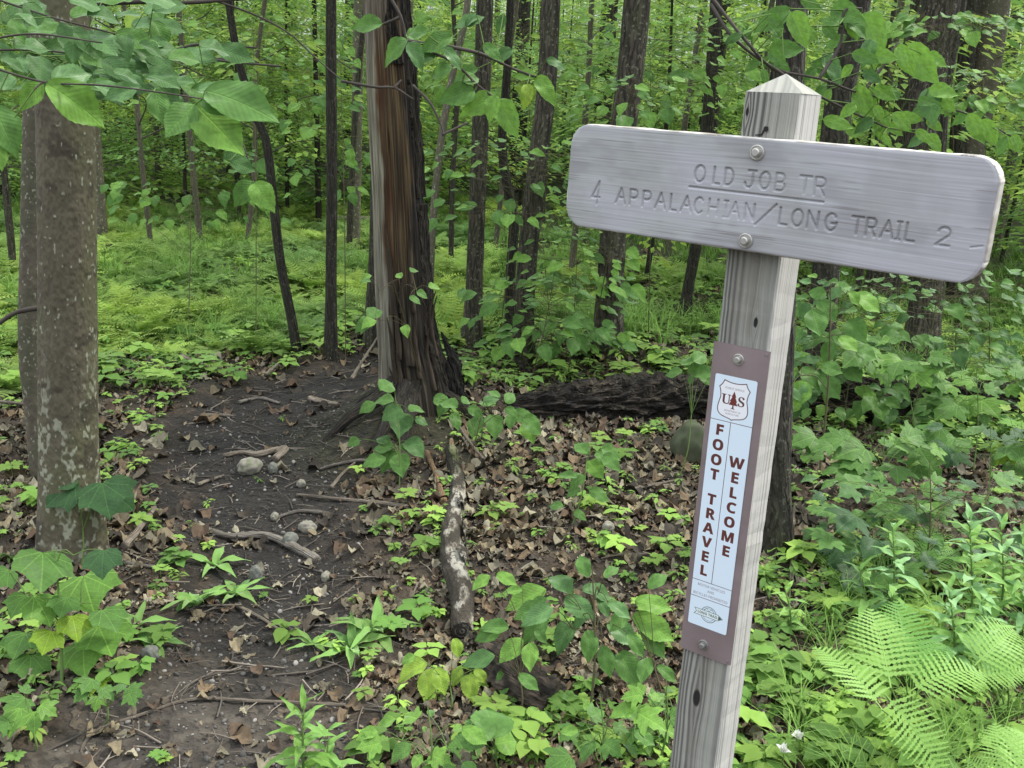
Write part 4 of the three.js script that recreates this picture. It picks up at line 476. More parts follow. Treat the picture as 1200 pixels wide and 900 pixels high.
// ---------------------------------------------------------------- dead leaves
{
  const dead = (seed, ww, lobed) => { const base = lobed ? mapleLeaf({ halfOutline: LOBED, droop: 0.1, seed }) : ovateLeaf({ w: ww, rows: 6, half: 2, serr: lobed ? 0.1 : 0.02, fold: 0.2, droop: 0.3, seed }), g = base, p = g.attributes.position; for (let i = 0; i < p.count; i++) { const x = p.getX(i), y = p.getY(i); p.setXYZ(i, x, y - 0.5, p.getZ(i) + 0.5 * x * x * (seed % 2 ? 2.4 : -1.2) + 0.16 * n2(x * 2.5 + seed, y * 2.5) + 0.1 * Math.sin(y * 4 + seed)); } g.rotateX(-Math.PI / 2); g.computeVertexNormals(); return g; };
  const geos = [dead(1, 0.3), dead(2, 0.24), dead(3, 0.3, true), dead(5, 0.36)], mat = new THREE.MeshStandardMaterial({ color: lin(1, 1, 1), roughness: 0.85, side: THREE.DoubleSide, map: veinOvate.map });
  const r = RNG(601), lists = [[], [], [], []]; const pal = [[0.23, 0.15, 0.095], [0.15, 0.09, 0.06], [0.33, 0.25, 0.17], [0.075, 0.055, 0.042], [0.38, 0.32, 0.25], [0.2, 0.16, 0.12]];
  for (let i = 0; i < 64000; i++) {
    const d = 1.75 + 9 * Math.pow(r(), 1.5), a = (r() - 0.5) * 1.2, x = Math.sin(a) * d, z = -Math.cos(a) * d, pd = pathD(x, z), m = 0.5 + 0.5 * n2(x * 1.3 + 4, z * 1.3);
    let keep = pd > 0.1 + 0.12 * n2(x * 3, z * 3) ? 0.5 + 0.6 * m : 0.14 * ss(-0.35, 0.1, pd) + 0.03; if (z > -2.6 && pd < 0.1) keep = 0.1; if (Math.hypot(x - MOUND.x, z - MOUND.z) < 0.38) keep *= 0.2; if (d > 6.5 && x < -0.2) keep *= 0.35; if (r() > keep) continue;
    const c = pal[Math.floor(r() * 6)], v = (0.5 + 0.6 * r()) * (0.85 + 0.3 * m); lists[[0, 0, 1, 1, 3, 3, 3, 2][Math.floor(r() * 8)]].push([x, gh(x, z) + 0.003 + 0.012 * r(), z, 0.45 * (r() - 0.5), r() * PI2, 0.45 * (r() - 0.5), (0.011 + 0.058 * r() ** 3) * (d > 3.2 ? 1.5 : 1), ...c.map((q) => q * v)]);
  }
  const g = new THREE.Group(); g.name = 'leaf_litter'; g.userData.kind = 'stuff'; scene.add(g); lists.forEach((l, i) => instances('dead_leaves', geos[i], mat, l, g, 'stuff'));
}

// ---------------------------------------------------------------- living leaves placed by where the photograph shows them
const YA = V(0, 1, 0);
function leafAt(grp, geo, mat, [bx, by, tx, ty], depth, r, upness = 0.6, width = 1, name = 'leaf') {
  const c = P((bx + tx) / 2, (by + ty) / 2, depth), toCam = camera.position.clone().sub(c).normalize();
  const n = toCam.clone().multiplyScalar(1 - upness + 0.15).addScaledVector(YA, upness).add(V((r() - 0.5) * 0.7, (r() - 0.5) * 0.3, (r() - 0.5) * 0.5)).normalize(); if (n.dot(toCam) < 0.35) n.addScaledVector(toCam, 0.4).normalize();
  const hit = (x, y) => { const q = ray(x, y), t = c.clone().sub(camera.position).dot(n) / q.dot(n); return q.multiplyScalar(t).add(camera.position); };
  const b = hit(bx, by), e = hit(tx, ty), y = e.clone().sub(b), len = y.length(); y.normalize(); const z = n.clone().addScaledVector(y, -n.dot(y)).normalize(), x = y.clone().cross(z);
  const m = part(name, geo, mat, grp); m.matrix.makeBasis(x, y, z); m.quaternion.setFromRotationMatrix(m.matrix); m.position.copy(b).sub(grp.position); m.scale.set(len * width, len, len); return b;
}
const pickOf = (a, r) => a[Math.floor(r() * a.length)];
function stems(grp, from, ends, rad, mat, bend = 0.06) { const l = []; for (const e of ends) { const a = from.clone().sub(grp.position), b = e.clone().sub(grp.position), m = a.clone().lerp(b, 0.55); m.y += bend; l.push(tube([a, m, b], [rad, rad * 0.7, rad * 0.4], { seg: 5, rows: 8, cap: false })); } part('stem', merge(l), mat, grp).userData.kind = 'stuff'; }
// a plant rooted in the ground: leaves given in pixels as [base x, base y, tip x, tip y, material?]
function plant(name, label, category, base, leaves, o = {}) {
  const r = RNG(o.seed ?? Math.round(base[0] * 3 + base[1])), b = o.at ?? G(...base), g = thing(name, label, category, o.group, b), d = depthOf(b), ends = [];
  for (const l of leaves) ends.push(leafAt(g, pickOf(o.geo ?? OVATE, r), LM[l[4]] ?? pickOf(o.mats ?? [LM.mid, LM.bright], r), l, (o.depth ?? d) + (r() - 0.5) * (o.spread ?? 0.16), r, o.up ?? 0.62, o.width ?? 1));
  const mean = (l) => l.reduce((q, e) => q.add(e), V(0, 0, 0)).divideScalar(l.length), mat = o.woody ? M.stemRed : M.stem, rad = o.stem ?? 0.003, loc = (p) => p.clone().sub(b), geos = [], many = ends.length > 9;
  const root = b.clone().add(V(0, -0.02, 0)), all = mean(ends), trunk = root.clone().lerp(all, o.fork ?? 0.6); trunk.x += 0.012; trunk.z += 0.01;
  if (many) { trunk.copy(all); trunk.y = ends.reduce((m, e) => Math.max(m, e.y), -9) - 0.01; }
  const axis = new THREE.CatmullRomCurve3([root, root.clone().lerp(trunk, 0.5).add(V(0.012, 0, 0.01)), trunk]);
  geos.push(tube(axis.points.map(loc), [rad, rad * 0.85, rad * (many ? 0.4 : 0.7)], { seg: 6, rows: 12, cap: false }));
  const sorted = many ? [...ends].sort((p, q) => Math.round((p.y - q.y) * 9) || p.x - q.x) : ends, size = many ? 4 : 1;
  for (let i = 0; i < sorted.length; i += size) { const c = sorted.slice(i, i + size); let from = trunk; if (many) { const f = mean(c), y = f.y - 0.35 * Math.hypot(f.x - all.x, f.z - all.z) - 0.02; f.y -= 0.01; const at = axis.getPoint(clamp((y - root.y) / (trunk.y - root.y), 0.15, 1)), m = at.clone().lerp(f, 0.5); m.y += 0.03; geos.push(tube([loc(at), loc(m), loc(f)], [rad * 0.45, rad * 0.38, rad * 0.3], { seg: 5, rows: 7, cap: false })); from = f; } for (const e of c) { const m = from.clone().lerp(e, 0.5); m.y += 0.01; geos.push(tube([loc(from), loc(m), loc(e)], [rad * 0.35, rad * 0.3, rad * 0.25], { seg: 4, rows: 4, cap: false })); } }
  part('stem', merge(geos), mat, g).userData.kind = 'stuff';
  return g;
}
// random leaves filling a rectangle of the picture, base towards the middle (bx, by)
function fill(r, x0, y0, x1, y1, n, lo, hi, bias = 0.5, sx, sy) { const cx = sx ?? (x0 + x1) / 2, cy = sy ?? (y0 + y1) / 2, out = []; for (let i = 0; i < n; i++) { const x = lerp(x0, x1, r()), y = lerp(y0, y1, r()), a = Math.atan2(y - cy, x - cx) * 1 + (r() - 0.5) * 2.2, L = lerp(lo, hi, r()); out.push([x, y, x + Math.cos(a) * L, y + Math.sin(a) * L * 0.55 + L * 0.35 * bias]); } return out; }
{
  const r = RNG(700);
  // maple seedlings by the near left of the trail
  plant('maple_seedling', 'bright maple seedling with broad lobed leaves beside the trail under the lichen tree', 'maple seedling', [72, 812], [[50, 648, 50, 690, 'mapleMid'], [98, 675, 108, 712, 'mapleBright'], [30, 698, 10, 722, 'mapleMid'], [40, 700, 62, 728, 'mapleBright'], [122, 645, 118, 676, 'mapleDeep'], [85, 722, 92, 748, 'mapleYellow'], [116, 734, 130, 764, 'mapleBright'], [60, 740, 50, 764, 'mapleYellow'], [98, 752, 96, 788, 'mapleBright'], [30, 742, 14, 770, 'mapleMid'], [120, 715, 138, 738, 'mapleMid'], [78, 700, 70, 722, 'mapleMid'], [10, 668, -12, 690, 'mapleMid'], [36, 768, 34, 800, 'mapleMid']], { geo: MAPLE_B, width: 1.15, up: 0.72, stem: 0.004 });
  plant('maple_seedling', 'small maple seedling at the picture corner below the bright seedling', 'maple seedling', [40, 880], [[30, 818, 4, 838, 'mapleMid'], [24, 830, 8, 862, 'mapleBright'], [48, 826, 68, 838, 'mapleBright'], [40, 834, 40, 860, 'mapleBright'], [28, 812, 34, 800, 'mapleMid'], [10, 846, -14, 858, 'mapleMid']], { geo: MAPLE_L, width: 1.1, up: 0.7 });
  plant('maple_seedling', 'low maple seedling with small leaves between the two larger ones and the trail', 'maple seedling', [118, 845], [[108, 796, 96, 812, 'mapleMid'], [112, 796, 126, 812, 'mapleYellow'], [120, 806, 134, 820, 'mapleMid'], [100, 810, 86, 822, 'mapleMid'], [114, 816, 112, 834, 'mapleBright'], [150, 806, 166, 815, 'mapleMid'], [152, 812, 158, 828, 'mapleMid'], [145, 802, 136, 812, 'mapleMid']], { geo: MAPLE_L, width: 1.1, up: 0.75 });
  plant('shaded_maple_seedling', 'dark green maple leaves right in front of the lichen tree foot', 'maple seedling', [92, 668], [[88, 566, 50, 592, 'mapleDeep'], [92, 562, 66, 556, 'mapleDeep'], [122, 572, 160, 596, 'mapleDeep'], [120, 566, 128, 604, 'mapleDeep'], [70, 618, 58, 640, 'mapleMid'], [84, 600, 104, 622, 'mapleDeep']], { geo: MAPLE_B, width: 1.2, up: 0.5 });
  // the hickory-like group under the board
  plant('beech_seedling', ' seedling with ribbed oval leaves between birch log end and signpost', 'seedling', [690, 850], [[668, 696, 643, 662, 'deep'], [690, 676, 676, 646, 'mid'], [708, 677, 726, 660, 'mid'], [682, 690, 724, 696, 'deep'], [662, 699, 697, 724, 'blue'], [648, 712, 609, 730, 'blue'], [712, 706, 742, 722, 'blue'], [712, 730, 750, 752, 'blue'], [668, 728, 652, 762, 'deep'], [690, 738, 692, 776, 'mid'], [706, 756, 716, 794, 'mid'], [726, 764, 748, 802, 'mid'], [690, 716, 668, 736, 'blue'], [700, 700, 716, 722, 'deep'], [640, 724, 612, 752, 'mid'], [736, 742, 756, 770, 'mid']], { geo: OVATE_WIDE, width: 0.92, up: 0.5, woody: true, stem: 0.004, spread: 0.22 });
  plant('beech_seedling', 'seedling with large bright leaves touching the signpost edge', 'seedling', [775, 850], [[744, 704, 790, 712, 'bright'], [742, 720, 793, 750, 'bright'], [760, 690, 782, 668, 'mid'], [752, 735, 782, 770, 'mid'], [735, 715, 715, 740, 'mid'], [770, 780, 795, 798, 'mid'], [760, 770, 750, 800, 'mid']], { geo: OVATE_WIDE, width: 0.92, up: 0.55, woody: true });
  plant('beech_seedling', 'yellowish green seedling leaves above the birch log end', 'seedling', [600, 800], [[640, 690, 590, 712, 'bright'], [582, 672, 606, 684, 'bright'], [574, 674, 552, 690, 'bright'], [612, 692, 588, 690, 'bright'], [640, 700, 618, 716, 'mid'], [636, 708, 600, 724, 'mid']], { geo: OVATE_WIDE, width: 0.95, up: 0.6, woody: true });
  plant('beech_seedling', 'green seedling with smooth pointed leaves over the broken rotten log', 'seedling', [604, 842], [[588, 738, 552, 748, 'mid'], [596, 736, 560, 730, 'mid'], [612, 748, 584, 776, 'bright'], [580, 768, 540, 778, 'deep'], [622, 752, 620, 786, 'bright'], [596, 780, 587, 816, 'mid'], [628, 738, 640, 752, 'mid'], [612, 730, 622, 714, 'mid'], [608, 790, 632, 808, 'mid']], { geo: OVATE_WIDE, width: 0.92, up: 0.5, woody: true });
  plant('yellow_seedling', 'yellow green seedling with torn leaves in front of the birch log end', 'seedling', [522, 835], [[500, 776, 464, 790, 'yellow'], [508, 782, 496, 820, 'yellow'], [512, 782, 522, 812, 'yellow'], [532, 748, 540, 770, 'yellow'], [540, 782, 530, 804, 'yellow'], [550, 790, 552, 820, 'yellow'], [556, 784, 572, 800, 'yellow'], [486, 768, 470, 776, 'bright']], { geo: OVATE_WIDE, width: 1.05, up: 0.6 });
  plant('oak_seedling', 'seedling with long upright lobed leaves at the bottom under the rotten log', 'seedling', [575, 905], [[575, 868, 548, 828, 'mid'], [578, 866, 573, 818, 'mid'], [584, 868, 612, 840, 'mid'], [580, 872, 616, 862, 'bright'], [570, 872, 534, 852, 'mid'], [566, 876, 524, 872, 'mid'], [586, 878, 626, 884, 'mid'], [572, 880, 550, 898, 'mid']], { geo: OVATE, width: 1.5, up: 0.6, mats: [LM.mid, LM.bright] });
  for (const [lab, bx, by, x0, y0, x1, y1, n] of [['leafy low seedling at the lower picture edge between rotten log and signpost', 700, 905, 630, 820, 760, 890, 22], ['leafy low seedling patch right beside the post foot', 770, 900, 745, 790, 800, 880, 16], ['light green seedling patch at the bottom below the yellow green seedling', 500, 915, 440, 840, 560, 900, 18]]) plant('herb_patch', lab, 'seedling', [bx, by], fill(r, x0, y0, x1, y1, n, 20, 38), { geo: [...OVATE_WIDE, ...MAPLE_L], width: 1.05, up: 0.7, spread: 0.3, mats: [LM.mid, LM.bright, LM.mapleMid, LM.bright] });
  // in front of and around the snag
  plant('seedling_before_snag', 'small dark seedling growing on the mossy mound before the snag, layered leaves', 'seedling', [468, 575], [[462, 470, 436, 462, 'mid'], [446, 458, 462, 444, 'mid'], [470, 478, 448, 490, 'deep'], [468, 484, 470, 506, 'deep'], [478, 480, 500, 474, 'mid'], [440, 472, 420, 480, 'mid'], [462, 524, 434, 520, 'mid'], [464, 528, 446, 548, 'mid'], [470, 526, 490, 520, 'mid'], [468, 532, 470, 556, 'mid'], [456, 520, 440, 506, 'deep'], [476, 516, 498, 532, 'deep'], [420, 514, 408, 522, 'mid'], [486, 492, 504, 494, 'deep'], [452, 536, 424, 540, 'mid']], { geo: OVATE, width: 1.25, up: 0.68 });
  plant('snag_foot_seedling', 'seedling with paired oval leaves hanging over the birch log top', 'seedling', [540, 560], [[508, 466, 530, 472, 'mid'], [536, 478, 514, 466, 'mid'], [540, 470, 556, 466, 'mid'], [548, 478, 570, 486, 'mid'], [562, 488, 552, 510, 'mid'], [575, 486, 584, 512, 'mid'], [580, 476, 560, 462, 'mid'], [592, 472, 606, 456, 'mid'], [586, 466, 572, 456, 'mid'], [592, 478, 610, 488, 'mid'], [600, 484, 628, 490, 'mid'], [612, 490, 642, 506, 'mid'], [618, 494, 624, 516, 'bright'], [598, 486, 598, 502, 'mid'], [566, 470, 586, 462, 'deep'], [530, 484, 540, 500, 'mid'], [552, 496, 566, 506, 'deep'], [524, 470, 512, 484, 'mid']], { geo: OVATE, width: 1.2, up: 0.55, woody: true });
  plant('slope_seedling', 'arching seedling with long oval leaves in the litter midway to the big log', 'seedling', [668, 620], [[690, 540, 706, 558, 'bright'], [690, 532, 672, 516, 'mid'], [698, 530, 712, 540, 'mid'], [706, 534, 728, 546, 'mid'], [704, 526, 732, 536, 'mid'], [676, 560, 654, 552, 'mid'], [680, 572, 662, 580, 'mid'], [690, 574, 718, 584, 'mid'], [660, 594, 640, 588, 'mid'], [672, 600, 690, 606, 'mid'], [684, 556, 668, 566, 'mid']], { geo: OVATE, width: 1.1, up: 0.65 });
  const spr = (name, label, base, x0, y0, x1, y1, n, o = {}) => plant(name, label, 'sapling', base, fill(r, x0, y0, x1, y1, n, o.lo ?? 14, o.hi ?? 26, 0.3, o.sx, o.sy), { geo: OVATE, width: 1.15, up: 0.72, stem: 0.003, spread: 0.5, mats: [LM.mid, LM.bright, LM.mid], woody: true, ...o });
  spr('snag_sapling', 'sapling with light layered leaves between the dead snag and the mossy trunk', [620, 452], 545, 325, 735, 408, 120, { up: 0.86, lo: 12, hi: 24 }); spr('snag_twig_sapling', 'few pale leaves on a twig across the face of the dead snag', [498, 470], 430, 318, 505, 382, 12, { depth: 3.9, lo: 12, hi: 22 });
  spr('board_sapling', 'leafy twig hanging just before the mossy trunk over the board end', [690, 420], 672, 90, 800, 140, 30, { depth: 4.4, lo: 12, hi: 22, up: 0.86 });
  spr('tiered_sapling', 'sapling with flat tiers of small leaves filling the dark gap under the board end', [1060, 520], 960, 320, 1200, 430, 130, { up: 0.86, lo: 13, hi: 24, mats: [LM.deep, LM.mid] }); spr('tiered_sapling', 'leafy tiers over the dark log near the picture edge, behind the maple tiers', [1130, 500], 1020, 420, 1210, 500, 110, { up: 0.86, lo: 13, hi: 24, mats: [LM.deep, LM.mid, LM.mid] }); spr('tiered_sapling', 'dark low leaf tiers over the litter between flat maple tier and tall herb', [1080, 690], 955, 555, 1205, 645, 90, { up: 0.88, lo: 14, hi: 26, mats: [LM.deep, LM.mid, LM.mapleDeep], geo: [...OVATE, ...MAPLE_L] }); spr('tiered_sapling', 'shrubby leaf tiers close beside the post below the board, behind the broad shrub', [985, 520], 930, 325, 1060, 480, 110, { up: 0.8, lo: 14, hi: 26, mats: [LM.deep, LM.mid, LM.bright] }); spr('tiered_sapling', 'light leafy twigs across the slim speckled trunk and the snag top', [405, 425], 330, 60, 470, 230, 60, { depth: 6.2, up: 0.84, lo: 10, hi: 18, mats: [LM.bright, LM.mid] }); spr('tiered_sapling', 'leafy twigs crossing the mossy trunk and the shaded trunk above the board', [760, 400], 640, 20, 880, 130, 120, { depth: 5.8, up: 0.82, lo: 10, hi: 19, mats: [LM.bright, LM.mid, LM.bright] }); spr('tiered_sapling', 'leaf tiers low between leaning trunk and mossy trunk, over the log', [665, 450], 600, 250, 740, 345, 80, { depth: 5.6, up: 0.86, lo: 10, hi: 19, mats: [LM.bright, LM.mid] }); spr('tiered_sapling', 'high flat leaf tier crossing the forked trunk above the board', [1120, 470], 1010, 15, 1200, 40, 60, { depth: 4.2, up: 0.8, lo: 12, hi: 22 }); spr('tiered_sapling', 'leaf tier beside the corner trunk just above the board end', [1160, 470], 1080, 80, 1210, 135, 70, { depth: 4.6, up: 0.8, lo: 12, hi: 22, mats: [LM.bright, LM.mid] }); spr('tiered_sapling', 'leafy twigs between the brown trunk and the leaning trunk at mid height', [580, 440], 500, 165, 700, 260, 90, { depth: 5.2, up: 0.84, lo: 11, hi: 20, mats: [LM.bright, LM.mid] }); spr('tiered_sapling', 'yellowish leafy twigs high between the snag and the mossy trunk', [650, 430], 500, 10, 720, 110, 120, { depth: 6.5, up: 0.8, lo: 10, hi: 18, mats: [LM.bright, LM.yellow, LM.bright] }); spr('tiered_sapling', 'loose leafy twigs above the crooked sapling near the picture top', [300, 415], 160, 15, 420, 130, 140, { depth: 6.5, up: 0.8, lo: 10, hi: 19, mats: [LM.bright, LM.yellow, LM.bright, LM.mid] }); spr('tiered_sapling', 'thin pale leafy tiers low between lichen tree and crooked sapling', [220, 400], 120, 175, 330, 260, 70, { depth: 6.8, up: 0.88, lo: 9, hi: 17 });
  // behind the signpost on the right
  plant('shrub_behind_post', 'shrub with broad rounded leaves directly behind the signpost, below the board', 'shrub', [960, 560], [[985, 336, 970, 352, 'blue'], [995, 342, 1010, 356, 'bright'], [1002, 344, 1034, 364, 'bright'], [978, 340, 1000, 334, 'mid'], [968, 346, 946, 340, 'mid'], [960, 352, 980, 376, 'mid'], [948, 356, 936, 374, 'deep'], [952, 362, 962, 392, 'mid'], [994, 376, 1012, 394, 'mid'], [984, 392, 966, 400, 'mid'], [984, 394, 1006, 410, 'bright'], [978, 402, 962, 424, 'mid'], [940, 430, 962, 456, 'mid'], [924, 420, 940, 410, 'blue'], [926, 434, 918, 452, 'blue'], [960, 440, 988, 466, 'mid'], [946, 448, 928, 474, 'bright'], [962, 428, 988, 436, 'mid'], [930, 448, 945, 470, 'blue'], [1004, 410, 1030, 420, 'mid'], [950, 332, 936, 326, 'blue'], [940, 385, 924, 398, 'mid'], [990, 428, 1010, 446, 'mid']], { geo: OVATE_WIDE, width: 1.2, up: 0.5, woody: true, stem: 0.005, spread: 0.4, fork: 0.5 });
  plant('leafy_twig_by_post', 'small twig of oval leaves poking out beside the marker plate top', 'seedling', [795, 560], [[806, 432, 838, 434, 'mid'], [808, 428, 798, 414, 'mid'], [812, 440, 806, 450, 'blue'], [820, 438, 836, 450, 'mid'], [800, 436, 776, 434, 'mid'], [812, 424, 830, 412, 'mid'], [842, 420, 836, 404, 'mid']], { geo: OVATE, width: 1.25, up: 0.5 });
  const map = (label, base, x0, y0, x1, y1, n, o = {}) => plant('maple_sapling', label, 'maple sapling', base, fill(r, x0, y0, x1, y1, n, o.lo ?? 22, o.hi ?? 36, 0.5), { geo: MAPLE_L, width: 1.12, up: 0.85, stem: 0.003, spread: 0.3, mats: [LM.mapleMid, LM.mapleBright, LM.mapleMid], ...o });
  map('flat tier of maple leaves low over shady litter beyond the signpost', [1020, 610], 955, 510, 1090, 548, 26); map('maple tier above the flat one, beside the shrub behind the post', [1080, 560], 1010, 396, 1105, 438, 20, { lo: 18, hi: 30 }); map('maple tier over the dark log near the picture edge', [1140, 560], 1085, 432, 1205, 482, 26, { lo: 20, hi: 32 });
  map('maple seedling tier at the picture edge above the tall herb', [1150, 620], 1100, 500, 1205, 540, 18, { mats: [LM.mapleMid, LM.mapleDeep] }); map('small maple seedling under the flat tier in reddish litter', [1065, 640], 1025, 576, 1108, 602, 12); map('yellow green maple leaves at the picture edge over the tall herb', [1190, 640], 1180, 468, 1215, 550, 9, { mats: [LM.mapleYellow], lo: 20, hi: 32, up: 0.6 });
  map('shaded seedling leaves spreading between the herb and the fern', [1010, 700], 960, 630, 1090, 700, 22, { mats: [LM.mapleDeep, LM.mapleMid], lo: 18, hi: 30 });
}

// ---------------------------------------------------------------- branches that hang into the picture
function branch(name, label, twigs, leaves, depth, o = {}) {
  const r = RNG(o.seed ?? 31), g = thing(name, label, 'branch', undefined, P(...twigs[0][0], depth)), w = [], d = (x, y) => depth + (o.slope ?? 0) * (x - twigs[0][0][0]) / 300 + 0.04 * n2(x * 0.01, y * 0.01);
  for (const t of twigs) { const p = t.map(([x, y]) => P(x, y, d(x, y)).sub(g.position)); w.push(tube(p, p.map((_, i) => (o.r ?? 0.004) * (1 - 0.6 * i / p.length)), { seg: 6, rows: 24, rough: 0.2, f: 30 })); }
  for (const q of w) part('twig', q, o.mat ?? M.twig, g); const pet = [];
  for (const l of leaves) { const b = leafAt(g, pickOf(o.geo ?? OVATE, r), LM[l[4]] ?? pickOf(o.mats, r), l, d(l[0], l[1]) + (r() - 0.5) * (o.spread ?? 0.12), r, o.up ?? 0.4, o.width ?? 1.1); let best = null, bd = 1e9; for (const t of twigs) for (let i = 0; i < t.length - 1; i++) for (let k = 0; k <= 4; k++) { const x = lerp(t[i][0], t[i + 1][0], k / 4), y = lerp(t[i][1], t[i + 1][1], k / 4), q = P(x, y, d(x, y)), e = q.distanceTo(b); if (e < bd) { bd = e; best = q; } } if (bd < 0.16) pet.push(tube([best.sub(g.position), b.sub(g.position)], [0.0013, 0.001], { seg: 4, rows: 2, cap: false })); }
  if (pet.length) part('petiole', merge(pet), M.stem, g).userData.kind = 'stuff'; return g;
}
{
  const r = RNG(801), rnd = (x0, y0, x1, y1, n, lo, hi, ang, sp = 1.2) => Array.from({ length: n }, () => { const x = lerp(x0, x1, r()), y = lerp(y0, y1, r()), a = ang + (r() - 0.5) * sp * 2, L = lerp(lo, hi, r()); return [x, y, x + Math.cos(a) * L, y + Math.sin(a) * L * 0.6]; });
  branch('hanging_branch', 'large toothed bright leaves hanging in front of the lichen tree top', [[[-60, 60], [10, 85], [50, 96], [120, 100], [200, 110], [250, 118]], [[50, 96], [40, 105]], [[-60, 60], [30, 40], [120, 50]]], [[54, 98, 130, 142, 'bright'], [50, 97, 20, 128, 'bright'], [-8, 124, 18, 174, 'mid'], [228, 122, 194, 157, 'mid'], [228, 122, 284, 176, 'bright'], [240, 106, 322, 126, 'mid'], [182, 104, 190, 144, 'mid'], [20, 92, -20, 100, 'blue'], [-4, 168, 2, 200, 'bright'], [236, 118, 268, 128, 'mid'], [160, 104, 120, 112, 'blue'], [110, 98, 150, 112, 'blue'], [60, 92, 110, 84, 'blue']], 1.72, { geo: OVATE_WIDE, width: 0.98, up: 0.42, r: 0.0022, seed: 41, mats: [LM.mid], spread: 0.06 });
  branch('shaded_branch', 'shady bluish green leaves high behind the large bright leaves', [[[-60, -20], [60, 20], [150, 45], [240, 90]], [[-60, 60], [60, 60], [180, 80]]], [...rnd(-10, -5, 190, 70, 52, 30, 52, 0.5), ...rnd(60, 50, 260, 108, 40, 30, 50, 0.4, 0.7), ...rnd(-10, 45, 140, 104, 40, 32, 52, 0.5, 0.8)], 2.1, { geo: OVATE_WIDE, up: 0.66, width: 1.05, r: 0.0025, seed: 42, mats: [LM.deep, LM.deep, LM.mid, LM.blue], spread: 0.5 });
  branch('low_twig', 'small pair of green leaves on a thin drooping twig near the crooked sapling', [[[250, 120], [285, 170], [296, 212]]], [[296, 212, 274, 240, 'mid'], [298, 214, 318, 242, 'bright'], [284, 170, 262, 186, 'deep'], [270, 188, 300, 200, 'deep']], 2.0, { geo: OVATE_WIDE, up: 0.35, seed: 43, r: 0.002, mats: [LM.deep] });
  branch('center_branch', 'fan of oval green leaves hanging across the upper part of the dead snag', [[[440, -30], [470, 20], [478, 48], [530, 72], [560, 100], [582, 116]], [[478, 48], [560, 62], [600, 80], [628, 90]], [[470, 20], [450, 28]]], [[478, 46, 438, 70, 'mid'], [448, 28, 408, 28, 'mid'], [478, 50, 500, 82, 'blue'], [530, 42, 490, 58, 'mid'], [556, 106, 514, 116, 'mid'], [582, 113, 540, 130, 'bright'], [580, 112, 572, 142, 'bright'], [582, 116, 607, 158, 'bright'], [628, 88, 600, 88, 'bright'], [628, 90, 655, 118, 'bright'], [520, 56, 546, 78, 'blue'], [560, 80, 528, 94, 'mid'], [530, 80, 494, 86, 'mid'], [618, 98, 618, 126, 'yellow'], [590, 16, 584, 40, 'deep'], [545, 30, 568, 14, 'deep'], [566, 52, 588, 66, 'mid'], [542, 96, 566, 86, 'mid'], [500, 40, 470, 30, 'mid'], [476, 44, 498, 34, 'mid'], [640, 70, 668, 76, 'deep'], [560, 20, 530, 30, 'blue'], [600, 58, 578, 70, 'deep'], [510, 66, 480, 66, 'deep']], 1.95, { up: 0.4, seed: 44, width: 0.88, mats: [LM.mid] });
  branch('right_branch', 'branch of shiny pointed leaves arching over the signpost top and board', [[[820, -20], [850, 18], [880, 55], [905, 80], [960, 92], [1010, 110], [1080, 120], [1130, 132], [1195, 165]], [[833, 5], [860, 45], [930, 95], [985, 125], [1040, 150]], [[960, 92], [985, 50], [990, 12], [1010, 10]], [[1010, 110], [1040, 70], [1052, 50]]], [[926, 10, 884, 36, 'mid'], [926, 14, 950, 56, 'bright'], [938, 0, 966, 10, 'mid'], [990, 12, 1016, 50, 'bright'], [1010, 16, 1042, 64, 'bright'], [986, 16, 972, 38, 'mid'], [992, 42, 964, 56, 'mid'], [1020, 46, 1012, 80, 'blue'], [1052, 52, 1072, 90, 'bright'], [1060, 56, 1098, 95, 'bright'], [1050, 56, 1064, 78, 'bright'], [1086, 104, 1096, 146, 'blue'], [1098, 108, 1120, 130, 'bright'], [1135, 133, 1114, 146, 'mid'], [1134, 133, 1155, 168, 'bright'], [1150, 140, 1172, 172, 'bright'], [1174, 156, 1190, 176, 'bright'], [1186, 158, 1202, 180, 'bright'], [1086, 158, 1062, 172, 'blue'], [1086, 158, 1106, 178, 'bright'], [1004, 102, 1020, 136, 'bright'], [1030, 128, 1044, 150, 'bright'], [1022, 138, 1002, 156, 'deep'], [964, 64, 990, 98, 'blue'], [1000, 76, 980, 92, 'bright'], [1002, 122, 984, 138, 'bright'], [1030, 104, 1060, 112, 'bright'], [1046, 132, 1070, 154, 'bright'], [1024, 140, 1040, 166, 'bright'], [1040, 146, 1060, 158, 'bright'], [968, 100, 950, 118, 'mid'], [900, 60, 924, 76, 'mid'], [890, 70, 872, 84, 'mid'], [870, 40, 846, 50, 'deep'], [1075, 118, 1098, 120, 'mid'], [1052, 118, 1044, 96, 'mid'], [1010, 84, 1036, 96, 'deep'], [984, 28, 960, 20, 'mid'], [1180, 160, 1166, 184, 'mid'], [940, 30, 962, 46, 'bright'], [916, 26, 905, 52, 'mid'], ...rnd(885, 5, 1000, 90, 14, 30, 46, 1.0, 1.4).map((l) => [...l, 'mid']), ...rnd(960, 60, 1100, 160, 22, 26, 42, 0.9, 0.9).map((l, i) => [...l, i % 3 ? 'bright' : 'bright'])], 2.0, { up: 0.3, seed: 45, width: 0.84, slope: 0.1, mats: [LM.mid], spread: 0.16 });
